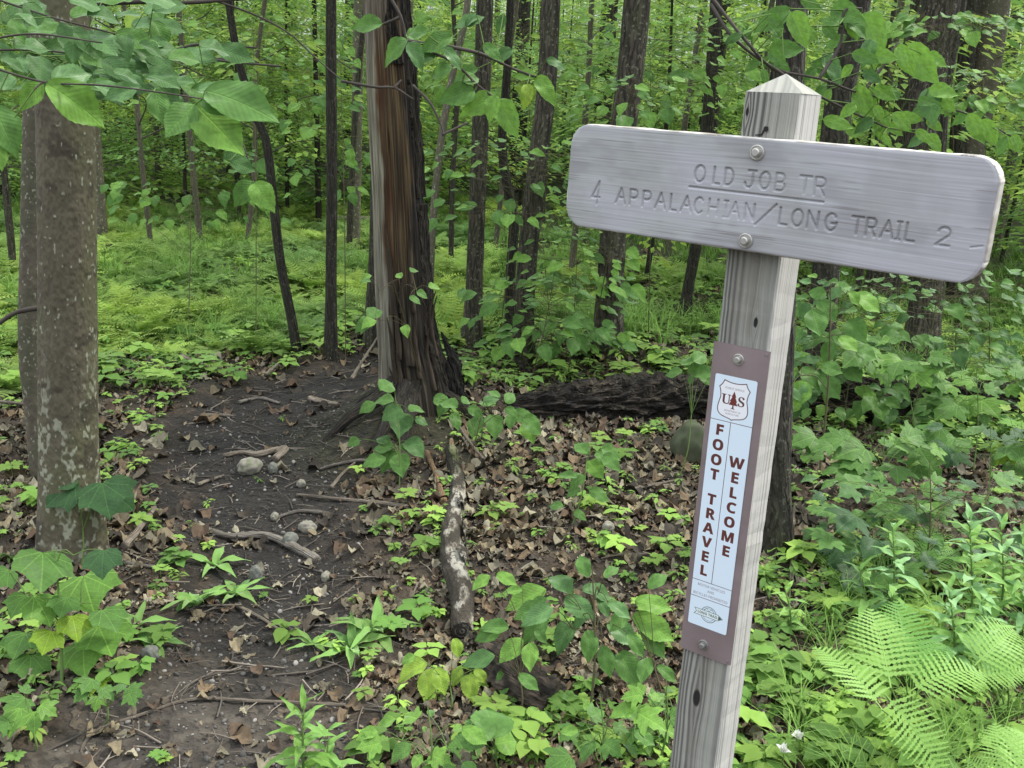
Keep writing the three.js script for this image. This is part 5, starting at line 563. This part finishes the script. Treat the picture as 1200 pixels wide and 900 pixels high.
  branch('dead_branch', 'bare dark branch running level from the lichen tree near the picture top', [[[60, 20], [108, 6], [160, 2], [220, 3], [290, -2]]], [], 3.15, { r: 0.01, seed: 46, mat: M.twig }); branch('dead_branch', 'thin bare twig slanting down from the level dark branch towards the slim trunk', [[[250, 0], [300, 18], [340, 40], [370, 68], [398, 92]]], [], 3.2, { r: 0.0035, seed: 50, mat: M.twig }); branch('dead_branch', 'thin bare twigs forking across the gap above the crooked sapling', [[[165, 66], [200, 60], [250, 70], [330, 78]], [[200, 60], [235, 52], [300, 56]], [[250, 70], [290, 66]]], [], 3.4, { r: 0.006, seed: 47 }); branch('dead_branch', 'bare twigs crossing the dead snag below the fan of leaves', [[[400, 95], [440, 102], [462, 103], [484, 116]], [[484, 100], [505, 122], [518, 150], [520, 158]], [[518, 158], [548, 144]], [[462, 103], [470, 94]]], [], 3.8, { r: 0.006, seed: 48 }); branch('dead_branch', 'crooked bare dark twig sticking out of the lichen tree side', [[[50, 360], [20, 366], [0, 378], [-20, 392]]], [], 3.1, { r: 0.009, seed: 49 });
}

// ---------------------------------------------------------------- ferns, tall herbs and grass in the near right corner
function frondGeo(pairs, seed, o = {}) { // unit frond along +y, broad triangle of toothed pinnae
  const r = RNG(seed), pos = [], idx = [], W = o.w ?? 0.3, teeth = o.teeth ?? 7, bend = o.bend ?? 0.3;
  const at = (x, y, z) => { const b = bend * y * y; pos.push(x, y - 0.15 * b * y, z - b); return pos.length / 3 - 1; };
  for (let i = 0; i < pairs; i++) { const t = 0.1 + 0.9 * Math.pow((i + 0.5) / pairs, 0.95), L = W * Math.pow(Math.sin(Math.PI * clamp(0.22 + 0.78 * t, 0, 1)), 0.85) * 1.05, wd = 0.9 / pairs * 0.5 * (0.86 - 0.2 * t); for (const s of [-1, 1]) { const up = 0.28 + 0.35 * t + 0.08 * (r() - 0.5), dz = -0.12 * (r() - 0.2); let pa = -1, pb = -1; for (let k = 0; k <= teeth * 2; k++) { const q = k / (teeth * 2), x = s * L * q, yy = t + L * q * up - L * 0.12 * q * q, hw = wd * (1 - 0.85 * q * q) * (k % 2 ? 1.1 : 0.42) + 0.001, z = L * (0.16 * q + dz * q * q); const a = at(x, yy + hw, z + 0.004), b = at(x, yy - hw, z - 0.002); if (pa >= 0) s > 0 ? idx.push(pa, pb, a, a, pb, b) : idx.push(pa, a, pb, a, b, pb); pa = a; pb = b; } } }
  for (let i = 0; i < 14; i++) { const y0 = i / 14, y1 = (i + 1) / 14, w0 = 0.007 * (1 - y0 * 0.8), w1 = 0.007 * (1 - y1 * 0.8), a = at(-w0, y0, 0.003), b = at(w0, y0, 0.003), c = at(-w1, y1, 0.003), d = at(w1, y1, 0.003); idx.push(a, b, c, c, b, d); }
  const g = new THREE.BufferGeometry(); g.setAttribute('position', new THREE.Float32BufferAttribute(pos, 3)); g.setAttribute('uv', new THREE.Float32BufferAttribute(new Float32Array(pos.length / 3 * 2), 2)); g.setIndex(idx); g.computeVertexNormals(); return g;
}
const FRONDS = [frondGeo(15, 1, { bend: 0.2 }), frondGeo(16, 2, { bend: 0.35, w: 0.27 }), frondGeo(14, 3, { bend: 0.5, w: 0.33 })];
{
  const fern = (label, base, fr, o = {}) => { const b = G(...base), g = thing('fern', label, 'fern', undefined, b), r = RNG(base[0]), st = [], d = depthOf(b); for (const f of fr) st.push(leafAt(g, FRONDS[f[5] ?? 0], LM[f[4]] ?? LM.fern, f, d - (f[6] ?? 0.1), r, o.up ?? 0.55, f[7] ?? 1, 'frond')); stems(g, b, st, 0.003, M.stem, 0.02); return g; };
  fern('bright green fern with upright triangular fronds beside the signpost', [1062, 880], [[1044, 806, 1026, 700, 'fern', 0, 0.12, 1.2], [1034, 832, 964, 728, 'fern', 1, 0.18, 0.85], [1070, 788, 1054, 690, 'fernDeep', 0, 0.02, 1.1], [1064, 812, 1150, 752, 'fern', 2, 0.16, 1.1], [1036, 812, 1116, 900, 'fern', 1, 0.25, 1.1], [1062, 800, 1100, 722, 'fernDeep', 2, 0.04, 1]]);
  fern('arching fern at the picture edge above the corner grass', [1180, 850], [[1142, 780, 1206, 716, 'fern', 2, 0.1, 1.1], [1130, 800, 1210, 770, 'fern', 1, 0.15, 1.1], [1164, 800, 1160, 725, 'fernDeep', 0, 0.03, 1], [1180, 800, 1240, 740, 'fern', 0, 0.1, 1]]);
  fern('yellow green fern fronds in the bottom corner', [1210, 960], [[1190, 920, 1166, 838, 'fern', 0, 0.25, 1.1], [1200, 930, 1216, 830, 'fern', 1, 0.25, 1.1], [1195, 940, 1120, 870, 'fern', 2, 0.3, 1], [1190, 950, 1250, 880, 'fern', 0, 0.3, 1]]);
  fern('shaded small fern behind the tall herb in reddish litter', [1075, 680], [[1075, 672, 1040, 612, 'fernDeep', 1, 0, 1], [1078, 670, 1090, 606, 'fernDeep', 0, 0, 1], [1072, 674, 1010, 650, 'fernDeep', 2, 0, 1], [1082, 668, 1130, 630, 'fernDeep', 1, 0, 1]]);
  // tall narrow-leaved herbs
  const herb = (label, base, top, n, L, m, o = {}) => { const b = G(...base), e = trunkLine(b, [top])[0], g = thing('tall_herb', label, 'herb', undefined, b), r = RNG(base[0] * 3), pts = [V(0, -0.02, 0), e.clone().sub(b).multiplyScalar(0.55).add(V(0.015 * (r() - 0.5), 0, 0.02)), e.clone().sub(b)], curve = new THREE.CatmullRomCurve3(pts); part('stem', tube(pts, [0.0035, 0.003, 0.0015], { seg: 6, rows: 14 }), M.stem, g); for (let i = 0; i < n; i++) { const t = (o.t0 ?? 0.25) + (1 - (o.t0 ?? 0.25)) * i / (n - 1), p = curve.getPointAt(Math.min(1, t)), a = i * 2.4 + 0.5 * r(), m1 = part('leaf', pickOf(LANCE, r), Array.isArray(m) ? pickOf(m, r) : m, g); m1.position.copy(p); const el = 0.15 + 0.9 * Math.pow(t, 3) + 0.3 * (r() - 0.5), dir = V(Math.cos(a) * Math.cos(el), Math.sin(el), Math.sin(a) * Math.cos(el)), z = YA.clone().addScaledVector(dir, -dir.y).normalize(), x = dir.clone().cross(z); m1.matrix.makeBasis(x, dir, z); m1.quaternion.setFromRotationMatrix(m1.matrix); m1.scale.setScalar(L * (0.7 + 0.45 * Math.sin(Math.PI * Math.min(1, t + 0.05))) * (0.85 + 0.3 * r())); } return g; };
  const pale = [LM.herbPale, LM.herb];
  herb('pale narrow-leaved herb standing alone behind the bright fern', [1040, 735], [1046, 618], 20, 0.085, pale); herb('tallest pale herb at the picture edge, pointed leaves in whorls', [1140, 770], [1136, 606], 30, 0.1, pale); herb('pale herb close beside the tallest one', [1166, 760], [1172, 612], 26, 0.09, pale); herb('pale herb at the frame edge behind the arching fern', [1196, 770], [1200, 640], 24, 0.09, pale); herb('shorter pale herb in front of the tallest one', [1118, 800], [1112, 690], 24, 0.085, pale); herb('short leafy herb between bright fern and single pale herb', [1015, 745], [1008, 668], 14, 0.085, [LM.herb, LM.mid]); herb('low pale herb under the shaded small fern', [1155, 800], [1150, 705], 22, 0.08, pale);
  herb('bright narrow-leaved herb on the trail edge at the picture bottom', [358, 930], [356, 828], 22, 0.085, [LM.herb, LM.bright]); herb('smaller bright herb beside the one at the picture bottom', [388, 925], [384, 858], 14, 0.07, [LM.herb]);
  herb('thin herb with narrow leaves beside the post foot', [926, 745], [920, 690], 12, 0.07, [LM.herb, LM.fern]);
  // straplike leaves on the trail
  const strap = (label, x, y, n, L, m) => { const b = G(x, y), g = thing('strap_leaf_plant', label, 'herb', undefined, b), r = RNG(x); for (let i = 0; i < n; i++) { const a = i / n * PI2 + r(), el = 0.25 + 0.6 * r(), m1 = part('leaf', pickOf(LANCE, r), pickOf(m, r), g), dir = V(Math.cos(a) * Math.cos(el), Math.sin(el), Math.sin(a) * Math.cos(el)), z = YA.clone().addScaledVector(dir, -dir.y).normalize(), xx = dir.clone().cross(z); m1.matrix.makeBasis(xx, dir, z); m1.quaternion.setFromRotationMatrix(m1.matrix); m1.scale.set(L * 0.85, L, L); m1.position.set(0, 0.005, 0); } return g; };
  const mm = [LM.herb, LM.grass, LM.mid];
  strap('rosette of straplike leaves on the trail beside the grey wedge stone', 228, 712, 9, 0.13, mm); strap('straplike leaf tuft on the trail, nearest the edge stone', 276, 700, 8, 0.12, mm); strap('upright narrow leaf tuft above the straplike rosette', 252, 668, 6, 0.13, [LM.herb]); strap('narrow leaf tuft at the litter edge of the trail by the maple seedlings', 160, 740, 7, 0.11, mm); strap('small yellowish leaf tuft at the far side of the trail', 366, 760, 7, 0.08, [LM.grass, LM.herb]); strap('grassy leaf clump between trail and yellow seedling', 440, 745, 10, 0.14, [LM.grass, LM.herb]); strap('long leaf clump by the bright rotting birch end', 412, 765, 9, 0.13, mm); strap('strap leaves under the maple seedlings', 182, 760, 7, 0.1, mm);
  // white blossoms
  const fl = (label, px, py) => { const b = G(px, py + 40), g = thing('white_flower', label, 'flower', undefined, b), w = new THREE.MeshPhysicalMaterial({ color: lin(0.75, 0.75, 0.7), roughness: 1, transmission: 0.3, thickness: 0, side: THREE.DoubleSide }), r = RNG(px), e = trunkLine(b, [[px, py]])[0]; part('stem', tube([V(0, 0, 0), e.clone().sub(b)], [0.0015, 0.001], { seg: 5, rows: 4 }), M.stem, g); for (let i = 0; i < 8; i++) { const m1 = part('petal', OVATE_WIDE[i % 3], w, g); m1.position.copy(e).sub(b); m1.rotation.set(-0.7 + 0.9 * r(), i * 0.8, 0.3 * r(), 'YXZ'); m1.scale.setScalar(0.02 + 0.008 * r()); } };
  fl('white flower low in the grass close to the post foot', 918, 882); fl('white flower a little above its neighbour near the post foot', 935, 866);
}

// ---------------------------------------------------------------- undergrowth nobody could count
{
  const r = RNG(901);
  // ferns: rosettes of simple fronds
  const simple = (seed) => { const q = RNG(seed), pos = [], idx = [], n = 9; const put = (p) => { pos.push(p.x, p.y, p.z); return pos.length / 3 - 1; };
    for (let f = 0; f < n; f++) { const a = f / n * PI2 + q(), L = 0.75 + 0.4 * q(), lift = 0.75 + 0.35 * q(), c = (t) => V(Math.cos(a) * L * (t * 0.55 + 0.45 * t * t), L * lift * (1.25 * t - 0.7 * t * t), Math.sin(a) * L * (t * 0.55 + 0.45 * t * t)), sd = V(-Math.sin(a), 0, Math.cos(a)); for (let i = 0; i < 13; i++) { const t = 0.15 + 0.85 * (i + 0.5) / 13, p = c(t), fw = c(Math.min(1, t + 0.05)).sub(p).normalize(), w = 0.21 * L * Math.sin(Math.PI * clamp(0.2 + 0.8 * t, 0, 1)); for (const s of [-1, 1]) { const tip = p.clone().addScaledVector(sd, s * w).addScaledVector(fw, w * 0.45).add(V(0, 0.05 * (q() - 0.6), 0)), i0 = put(p.clone().addScaledVector(fw, -0.018)), i1 = put(p.clone().addScaledVector(fw, 0.028)), i2 = put(tip), i3 = put(p.clone().addScaledVector(sd, s * w * 0.55).addScaledVector(fw, w * 0.1 - 0.012)); idx.push(i0, i3, i1, i3, i2, i1); } } }
    const g = new THREE.BufferGeometry(); g.setAttribute('position', new THREE.Float32BufferAttribute(pos, 3)); g.setIndex(idx); g.computeVertexNormals(); return g; };
  const mat = (o = {}) => new THREE.MeshPhysicalMaterial({ color: lin(1, 1, 1), roughness: 1, transmission: 0.4, thickness: 0, specularIntensity: 0.25, side: THREE.DoubleSide, ...o });
  const F1 = simple(3), F2 = simple(8), la = [], lb = [];
  for (let i = 0; i < 13000; i++) {
    const d = 4.6 + 11 * Math.pow(r(), 1.1), a = (r() - 0.5) * 1.25, x = Math.sin(a) * d, z = -Math.cos(a) * d, side = x < 0.1 * -z * 0 - 0.3; const m = n2(x * 0.5 + 9, z * 0.5);
    let keep = ss(-0.35, 0.25, m + (x < -0.2 ? 0.45 : -0.3)) * ss(5.0, 6.8, d + 1.2 * n2(x * 1.3, z * 1.3)); if (pathD(x, z) < 0.35 || Math.hypot(x - MOUND2.x, z - MOUND2.z) < 0.9 || Math.hypot(x - SNAG.x, z - SNAG.z) < 0.8) keep = 0; if (x > 0.6) keep *= d < 8 ? 0.2 : 0.3; keep *= 1 - 0.85 * ss(10.5, 14, d + n2(x * 0.6, z * 0.6)); if (r() > keep) continue;
    const v = 0.8 + 0.65 * r(), y = r(), yy = clamp(0.5 + 0.6 * n2(x * 0.45 + 3, z * 0.45) + 0.4 * (y - 0.5), 0, 1); (r() < 0.5 ? la : lb).push([x, gh(x, z) - 0.02, z, 0.5 * (r() - 0.5), r() * PI2, 0.5 * (r() - 0.5), (0.09 + 0.15 * r()) * (0.8 + 0.5 * ss(-0.4, 0.5, n2(x * 0.9, z * 0.9 + 70))), lerp(0.14, 0.32, yy) * v, lerp(0.26, 0.44, yy) * v, lerp(0.065, 0.09, y) * v]);
  }
  const g = new THREE.Group(); g.name = 'fern_undergrowth'; g.userData.kind = 'stuff'; scene.add(g); instances('ferns', F1, mat(), la, g, 'stuff'); instances('ferns', F2, mat(), lb, g, 'stuff');
  // grass blades in tufts
  const tuft = (() => { const q = RNG(5), pos = [], idx = []; for (let i = 0; i < 14; i++) { const a = q() * PI2, L = 0.5 + 0.6 * q(), o = V(0.15 * (q() - 0.5), 0, 0.15 * (q() - 0.5)), dir = V(Math.cos(a), 0, Math.sin(a)), sd = V(-dir.z, 0, dir.x), b0 = pos.length / 3; for (let k = 0; k <= 4; k++) { const t = k / 4, w = 0.012 * (1 - t * 0.9), p = o.clone().addScaledVector(dir, L * 0.6 * t * t).add(V(0, L * (t - 0.35 * t * t), 0)); for (const s of [-1, 1]) { const v = p.clone().addScaledVector(sd, s * w); pos.push(v.x, v.y, v.z); } } for (let k = 0; k < 4; k++) { const u = b0 + k * 2; idx.push(u, u + 1, u + 2, u + 2, u + 1, u + 3); } } const gg = new THREE.BufferGeometry(); gg.setAttribute('position', new THREE.Float32BufferAttribute(pos, 3)); gg.setIndex(idx); gg.computeVertexNormals(); return gg; })();
  const gl = []; for (let i = 0; i < 9000; i++) { const near = r() < 0.05, d = near ? 1.9 + 1.6 * r() : 6 + 8 * r(), a = near ? 0.08 + 0.5 * r() : (r() - 0.5) * 1.2, x = Math.sin(a) * d, z = -Math.cos(a) * d; let k = near ? ss(0.3, 0.4, x / -z) : ss(-0.2, 0.5, n2(x * 0.7, z * 0.7 + 40)); if (pathD(x, z) < 0.15) k = 0; if (r() > k) continue; const v = 0.7 + 0.6 * r(); gl.push([x, gh(x, z), z, 0, r() * PI2, 0, near ? 0.1 + 0.12 * r() : 0.16 + 0.2 * r(), 0.2 * v, 0.35 * v, 0.08 * v]); }
  instances('grass', tuft, mat({ transmission: 0.3 }), gl, scene, 'stuff');
  // small broad-leaved herbs of three kinds
  const sm = (geo, n, seed, flat_) => { const q = RNG(seed), list = []; for (let i = 0; i < n; i++) { const gg = geo.clone(); gg.deleteAttribute('uv'); const s = 0.5 + 0.4 * q(), a = i / n * PI2 + 0.6 * q(), h = flat_ ? 0.5 + 0.2 * q() : 0.3 + 0.8 * q(); gg.scale(s, s, s).rotateX(-Math.PI / 2 + 0.35 * (q() - 0.4)).translate(0, 0, -0.1).rotateY(a).translate(0, h, 0); list.push(plain(gg)); } const st = new THREE.CylinderGeometry(0.012, 0.02, 0.7, 4, 1).translate(0, 0.3, 0); st.deleteAttribute('uv'); list.push(plain(st)); return mergeGeometries(list); };
  const lo = [ovateLeaf({ w: 0.34, rows: 5, half: 1, serr: 0.05, seed: 3 }), mapleLeaf({ halfOutline: LOBED, seed: 4 }), ovateLeaf({ w: 0.15, rows: 5, half: 1, droop: 0.5, seed: 5 })];
  const herbs = [sm(lo[0], 5, 11, true), sm(lo[1], 4, 12, true), sm(lo[2], 9, 13, false), sm(lo[0], 8, 14, false)], hl = [[], [], [], []];
  for (let i = 0; i < 15000; i++) {
    const d = 1.8 + 8.5 * Math.pow(r(), 1.25), a = (r() - 0.5) * 1.22, x = Math.sin(a) * d, z = -Math.cos(a) * d, pd = pathD(x, z), m = n2(x * 1.2 + 60, z * 1.2);
    let k = 0.22 + 0.5 * ss(-0.1, 0.6, m); if (x > -0.27 * z && z > -3.0) k = 1.3 * (0.4 + 0.6 * ss(-0.4, 0.3, m)); else if (x > 0.0 && z > -2.35) k = 0.55; else if (x > -0.35 && z > -2.6) k = 0.26; else if (x < -0.85 && z > -2.9) k = 0.45; else if (d > 4.9) k = 0.75 + 0.25 * m; else if (x > 0.9) k *= 1.5; if (d < 4.9) k *= 0.5; if (pd < 0.04) k = 0.012; if (Math.hypot(x - MOUND.x, z - MOUND.z) < 0.35) k *= 0.2; if (r() > k) continue;
    const v = 0.7 + 0.7 * r(), y = r(), right = x > -0.27 * z && z > -3.2; hl[Math.floor(r() * 4)].push([x, gh(x, z), z, 0.2 * (r() - 0.5), r() * PI2, 0.2 * (r() - 0.5), (0.026 + 0.07 * r() * r() * (d > 4.8 ? 1.9 : 1)) * (right ? 1.35 : 1), lerp(0.11, 0.27, y) * v, lerp(0.23, 0.43, y) * v, lerp(0.045, 0.08, y) * v]);
  }
  const hg = new THREE.Group(); hg.name = 'herb_undergrowth'; hg.userData.kind = 'stuff'; scene.add(hg); hl.forEach((l, i) => instances('herbs', herbs[i], mat({ clearcoat: 0.2, clearcoatRoughness: 0.5 }), l, hg, 'stuff'));
}

// ---------------------------------------------------------------- the wood behind
{
  const r = RNG(1001);
  // understory saplings with tiers of leaves; six are grown, the rest are copies
  const lab = 'slender understory sapling deep in the wood with thin tiers of light green leaves', protos = [];
  for (let k = 0; k < 6; k++) {
    const q = RNG(50 + k), h = 2.6 + 3.2 * q(), t = thing('understory_sapling', lab, 'sapling', 'saplings standing deep in the wood'), bend = 0.3 * (q() - 0.5), pts = [V(0, -0.1, 0), V(bend * 0.3, h * 0.4, 0.1 * (q() - 0.5)), V(bend, h, 0.2 * (q() - 0.5))];
    part('trunk', tube(pts, [0.012 + 0.004 * h, 0.01 + 0.0025 * h, 0.004], { seg: 8, rows: 24, rough: 0.1, vTile: 0.5 }), k % 2 ? M.barkDark : M.bark, t);
    const l = [], n = Math.round(h * 3.2); for (let i = 0; i < n; i++) { const y = lerp(0.22, 1.0, (i + q()) / n) * h, x = bend * (y / h) ** 1.5, R = 0.5 + 0.5 * Math.sin(Math.PI * y / h), a0 = q() * PI2; for (let j = 0; j < 3; j++) { const a = a0 + j * 2.1 + 0.6 * q(), o = 0.1 * q(); l.push([x + Math.cos(a) * o, y, -Math.sin(a) * o, 0.25 * (q() - 0.5), a, -0.1 + 0.25 * (q() - 0.5), R * (0.75 + 0.6 * q()), ...tone(q, 1.05)]); } }
    instances('crown', SPRAYS[k % 3], sprayMat, l, t, 'stuff'); protos.push(t);
  }
  const marks = [[75, 'the lichen tree'], [320, 'the crooked sapling'], [388, 'the slim trunk'], [465, 'the dead snag'], [560, 'the brown trunk'], [628, 'the leaning trunk'], [725, 'the mossy trunk'], [930, 'the signpost'], [1085, 'the forked trunk'], [1145, 'the corner trunk']], nth = ['nearest', 'second nearest', 'third nearest', 'fourth', 'fifth', 'sixth', 'seventh', 'eighth', 'ninth', 'tenth', 'eleventh', 'twelfth', 'thirteenth', 'fourteenth', 'fifteenth', 'sixteenth', 'seventeenth', 'eighteenth', 'nineteenth', 'twentieth'];
  // where each stands among the trunks that stand out, and how far back in that gap
  const ranks = (list) => { const bins = {}, out = []; list.forEach(([x, z], i) => { const q = V(x, gh(x, z) + 1, z).sub(camera.position).applyQuaternion(camera.quaternion.clone().invert()), px = 600 - q.x / q.z * F, k = marks.filter(([m]) => m < px).length; (bins[k] ??= []).push([Math.hypot(x, z), i]); }); for (const k in bins) bins[k].sort((a, b) => a[0] - b[0]).forEach(([, i], n) => { const a = marks[k - 1]?.[1], b = marks[k]?.[1]; out[i] = `${nth[n] ?? n + 1 + 'th'} ${a && b ? `of those between ${a} and ${b}` : a ? `of those beyond ${a}` : `of those outside ${b}`}`; }); return out; };
  const place = (o, x, z, s, a) => { o.position.set(x, gh(x, z), z); o.scale.setScalar(s); o.rotation.y = a; };
  let c = 0; const spots = []; while (spots.length < 150) { const d = 7.5 + 26 * Math.pow(r(), 0.85), a = (r() - 0.5) * 1.2, x = Math.sin(a) * d, z = -Math.cos(a) * d; if (x < 0.5 && d < 10.5) continue; if (pathD(x, z) < 0.5) continue; spots.push([x, z]); }
  const rk = ranks(spots);
  for (const [x, z] of spots) { const k = c % 6, o = c < 6 ? protos[k] : copy(protos[k], 'understory_sapling'); o.userData.label = 'slender tiered sapling, ' + rk[c]; place(o, x, z, 0.75 + 0.6 * r(), r() * PI2); c++; }
  // crooked bare poles with a few dead twigs
  for (const [lb, px, py, w, top] of [['thin bare crooked pole just before the lichen tree gap', 178, 300, 6, -30], ['thin grey bare pole between lichen tree and crooked sapling', 238, 292, 7, -40], ['twisted thin grey pole close behind the slim speckled trunk', 408, 300, 7, 30], ['thin pale bare pole in the gap between brown trunk and leaning trunk', 578, 310, 6, 20], ['thin grey pole between leaning trunk and mossy trunk', 668, 330, 7, 15], ['slender bare pole seen over the board near the mossy trunk', 782, 300, 7, 20], ['slender bent pole seen over the board by the shaded trunk', 862, 305, 8, 20], ['thin pole beside the crooked sapling, bending over it', 290, 290, 6, 40], ['pale thin pole between the snag and the brown trunk', 528, 315, 6, -10], ['thin grey pole at the picture edge outside the lichen tree', 18, 330, 8, -20]]) {
    const b = G(px, py), q = RNG(px), s = depthOf(b) / F, t = thing('bare_pole', lb, 'sapling', undefined, b), H = 4.2, line = [0, 1, 2, 3, 4, 5].map((i) => V((top * i / 5) * s + 0.07 * (q() - 0.5) * i * 0.5, i / 5 * H - 0.05, 0.1 * (q() - 0.5))), cu = new THREE.CatmullRomCurve3(line);
    part('trunk', tube(line, line.map((_, i) => w / 2 * s * (1.1 - 0.1 * i)), { seg: 8, rows: 40, rough: 0.12, f: 6, vTile: 0.5 }), px % 3 ? M.barkGrey : M.bark, t);
    for (let i = 0; i < 7; i++) { const p = cu.getPoint(0.2 + 0.75 * q()), a = q() * PI2, L = 0.25 + 0.5 * q(); part('twig', tube([p, p.clone().add(V(Math.cos(a) * L * 0.6, L * 0.3, Math.sin(a) * L * 0.6)), p.clone().add(V(Math.cos(a + 0.3) * L, L * 0.35 + 0.1 * q(), Math.sin(a + 0.3) * L))], [0.007, 0.005, 0.002], { seg: 5, rows: 8, cap: false }), M.twig, t); }
    const l = []; for (let i = 0; i < 7; i++) { const p = cu.getPoint(0.35 + 0.65 * q()), a = q() * PI2; l.push([p.x, p.y, p.z, 0.1, a, -0.05, 0.6 + 0.5 * q(), ...tone(q, 1.1)]); } instances('crown', SPRAYS[1], sprayMat, l, t, 'stuff');
  }
  // taller trees
  const labT = 'tall bare forest trunk far back in the wood, crown high above', tp = [];
  for (let k = 0; k < 5; k++) {
    const q = RNG(80 + k), h = 11 + 3 * q(), rad = [0.055, 0.085, 0.04, 0.1, 0.05][k], t = thing('forest_tree', labT, 'tree', 'tall trunks far back in the wood'), lean = 0.7 * (q() - 0.5), pts = [V(0, -0.2, 0), V(lean * 0.2 + 0.1 * (q() - 0.5), h * 0.3, 0), V(lean * 0.6, h * 0.65, 0.3 * (q() - 0.5)), V(lean, h, 0)];
    part('trunk', tube(pts, [rad * 1.15, rad * 0.95, rad * 0.7, rad * 0.2], { seg: 14, rows: 60, rough: 0.05, lobes: 0.3, f: 3, seed: k }), [M.bark, M.barkDark, M.barkGrey, M.bark, M.barkPale][k], t);
    const li = []; for (let i = 0; i < 7; i++) { const y = h * (0.45 + 0.5 * i / 7), a = q() * PI2, L = 0.8 + 1.2 * q(), x = lean * y / h; li.push(tube([V(x, y, 0), V(x + Math.cos(a) * L * 0.6, y + L * 0.3, Math.sin(a) * L * 0.6), V(x + Math.cos(a) * L, y + L * 0.7, Math.sin(a) * L)], [rad * 0.3, rad * 0.18, 0.005], { seg: 5, rows: 6, cap: false })); } for (const g of li) part('limb', g, M.barkDark, t);
    instances('crown', SPRAYS[k % 3], sprayMat, crownList(q, 26, h * 0.55, h + 1, 2.2, 1.2), t, 'stuff'); tp.push(t);
  }
  c = 0; const ts = []; while (ts.length < 150) { const d = 8.5 + 34 * Math.pow(r(), 0.85), a = (r() - 0.5) * 1.25, x = Math.sin(a) * d, z = -Math.cos(a) * d; if (d < 12 && Math.abs(x) < 1.2) continue; if (ts.some(([u, v]) => Math.hypot(u - x, v - z) < 0.9)) continue; ts.push([x, z]); }
  const rt = ranks(ts);
  for (const [x, z] of ts) { const k = c % 5, o = c < 5 ? tp[k] : copy(tp[k], 'forest_tree'); o.userData.label = 'tall trunk, ' + rt[c]; place(o, x, z, 0.8 + 0.45 * r(), r() * PI2); c++; }
  // the far wood, one mass of leaves
  const l = []; for (let i = 0; i < 34000; i++) { const d = 11.5 + 50 * Math.pow(r(), 0.7), a = (r() - 0.5) * 1.35, x = Math.sin(a) * d, z = -Math.cos(a) * d, top = 1.0 + 2.6 * ss(10, 22, d) + d * 0.15 * ss(10, 22, d), y = top * Math.pow(r(), 1.2), den = n3(x * 0.25, y * 0.9, z * 0.25); if (r() > 0.22 + 0.5 * (1 - ss(0.6, 1.3, y)) + 1.1 * den + 0.45 * ss(25, 50, d)) continue; { const c = tone(r, 1.1), hi = ss(1.5, 5, y) * 0.5; l.push([x, gh(x, z) + y + 0.1, z, 0.25 * (r() - 0.5), r() * PI2, 0.25 * (r() - 0.5), 0.8 + 0.8 * r(), c[0] * (1 + hi * 1.3), c[1] * (1 + hi * 0.9), c[2]]); } }  // colour yellowed and lightened with height, painting in sky-lit upper leaves
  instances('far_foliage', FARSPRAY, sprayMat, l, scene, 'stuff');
}

renderer.render(scene, camera);
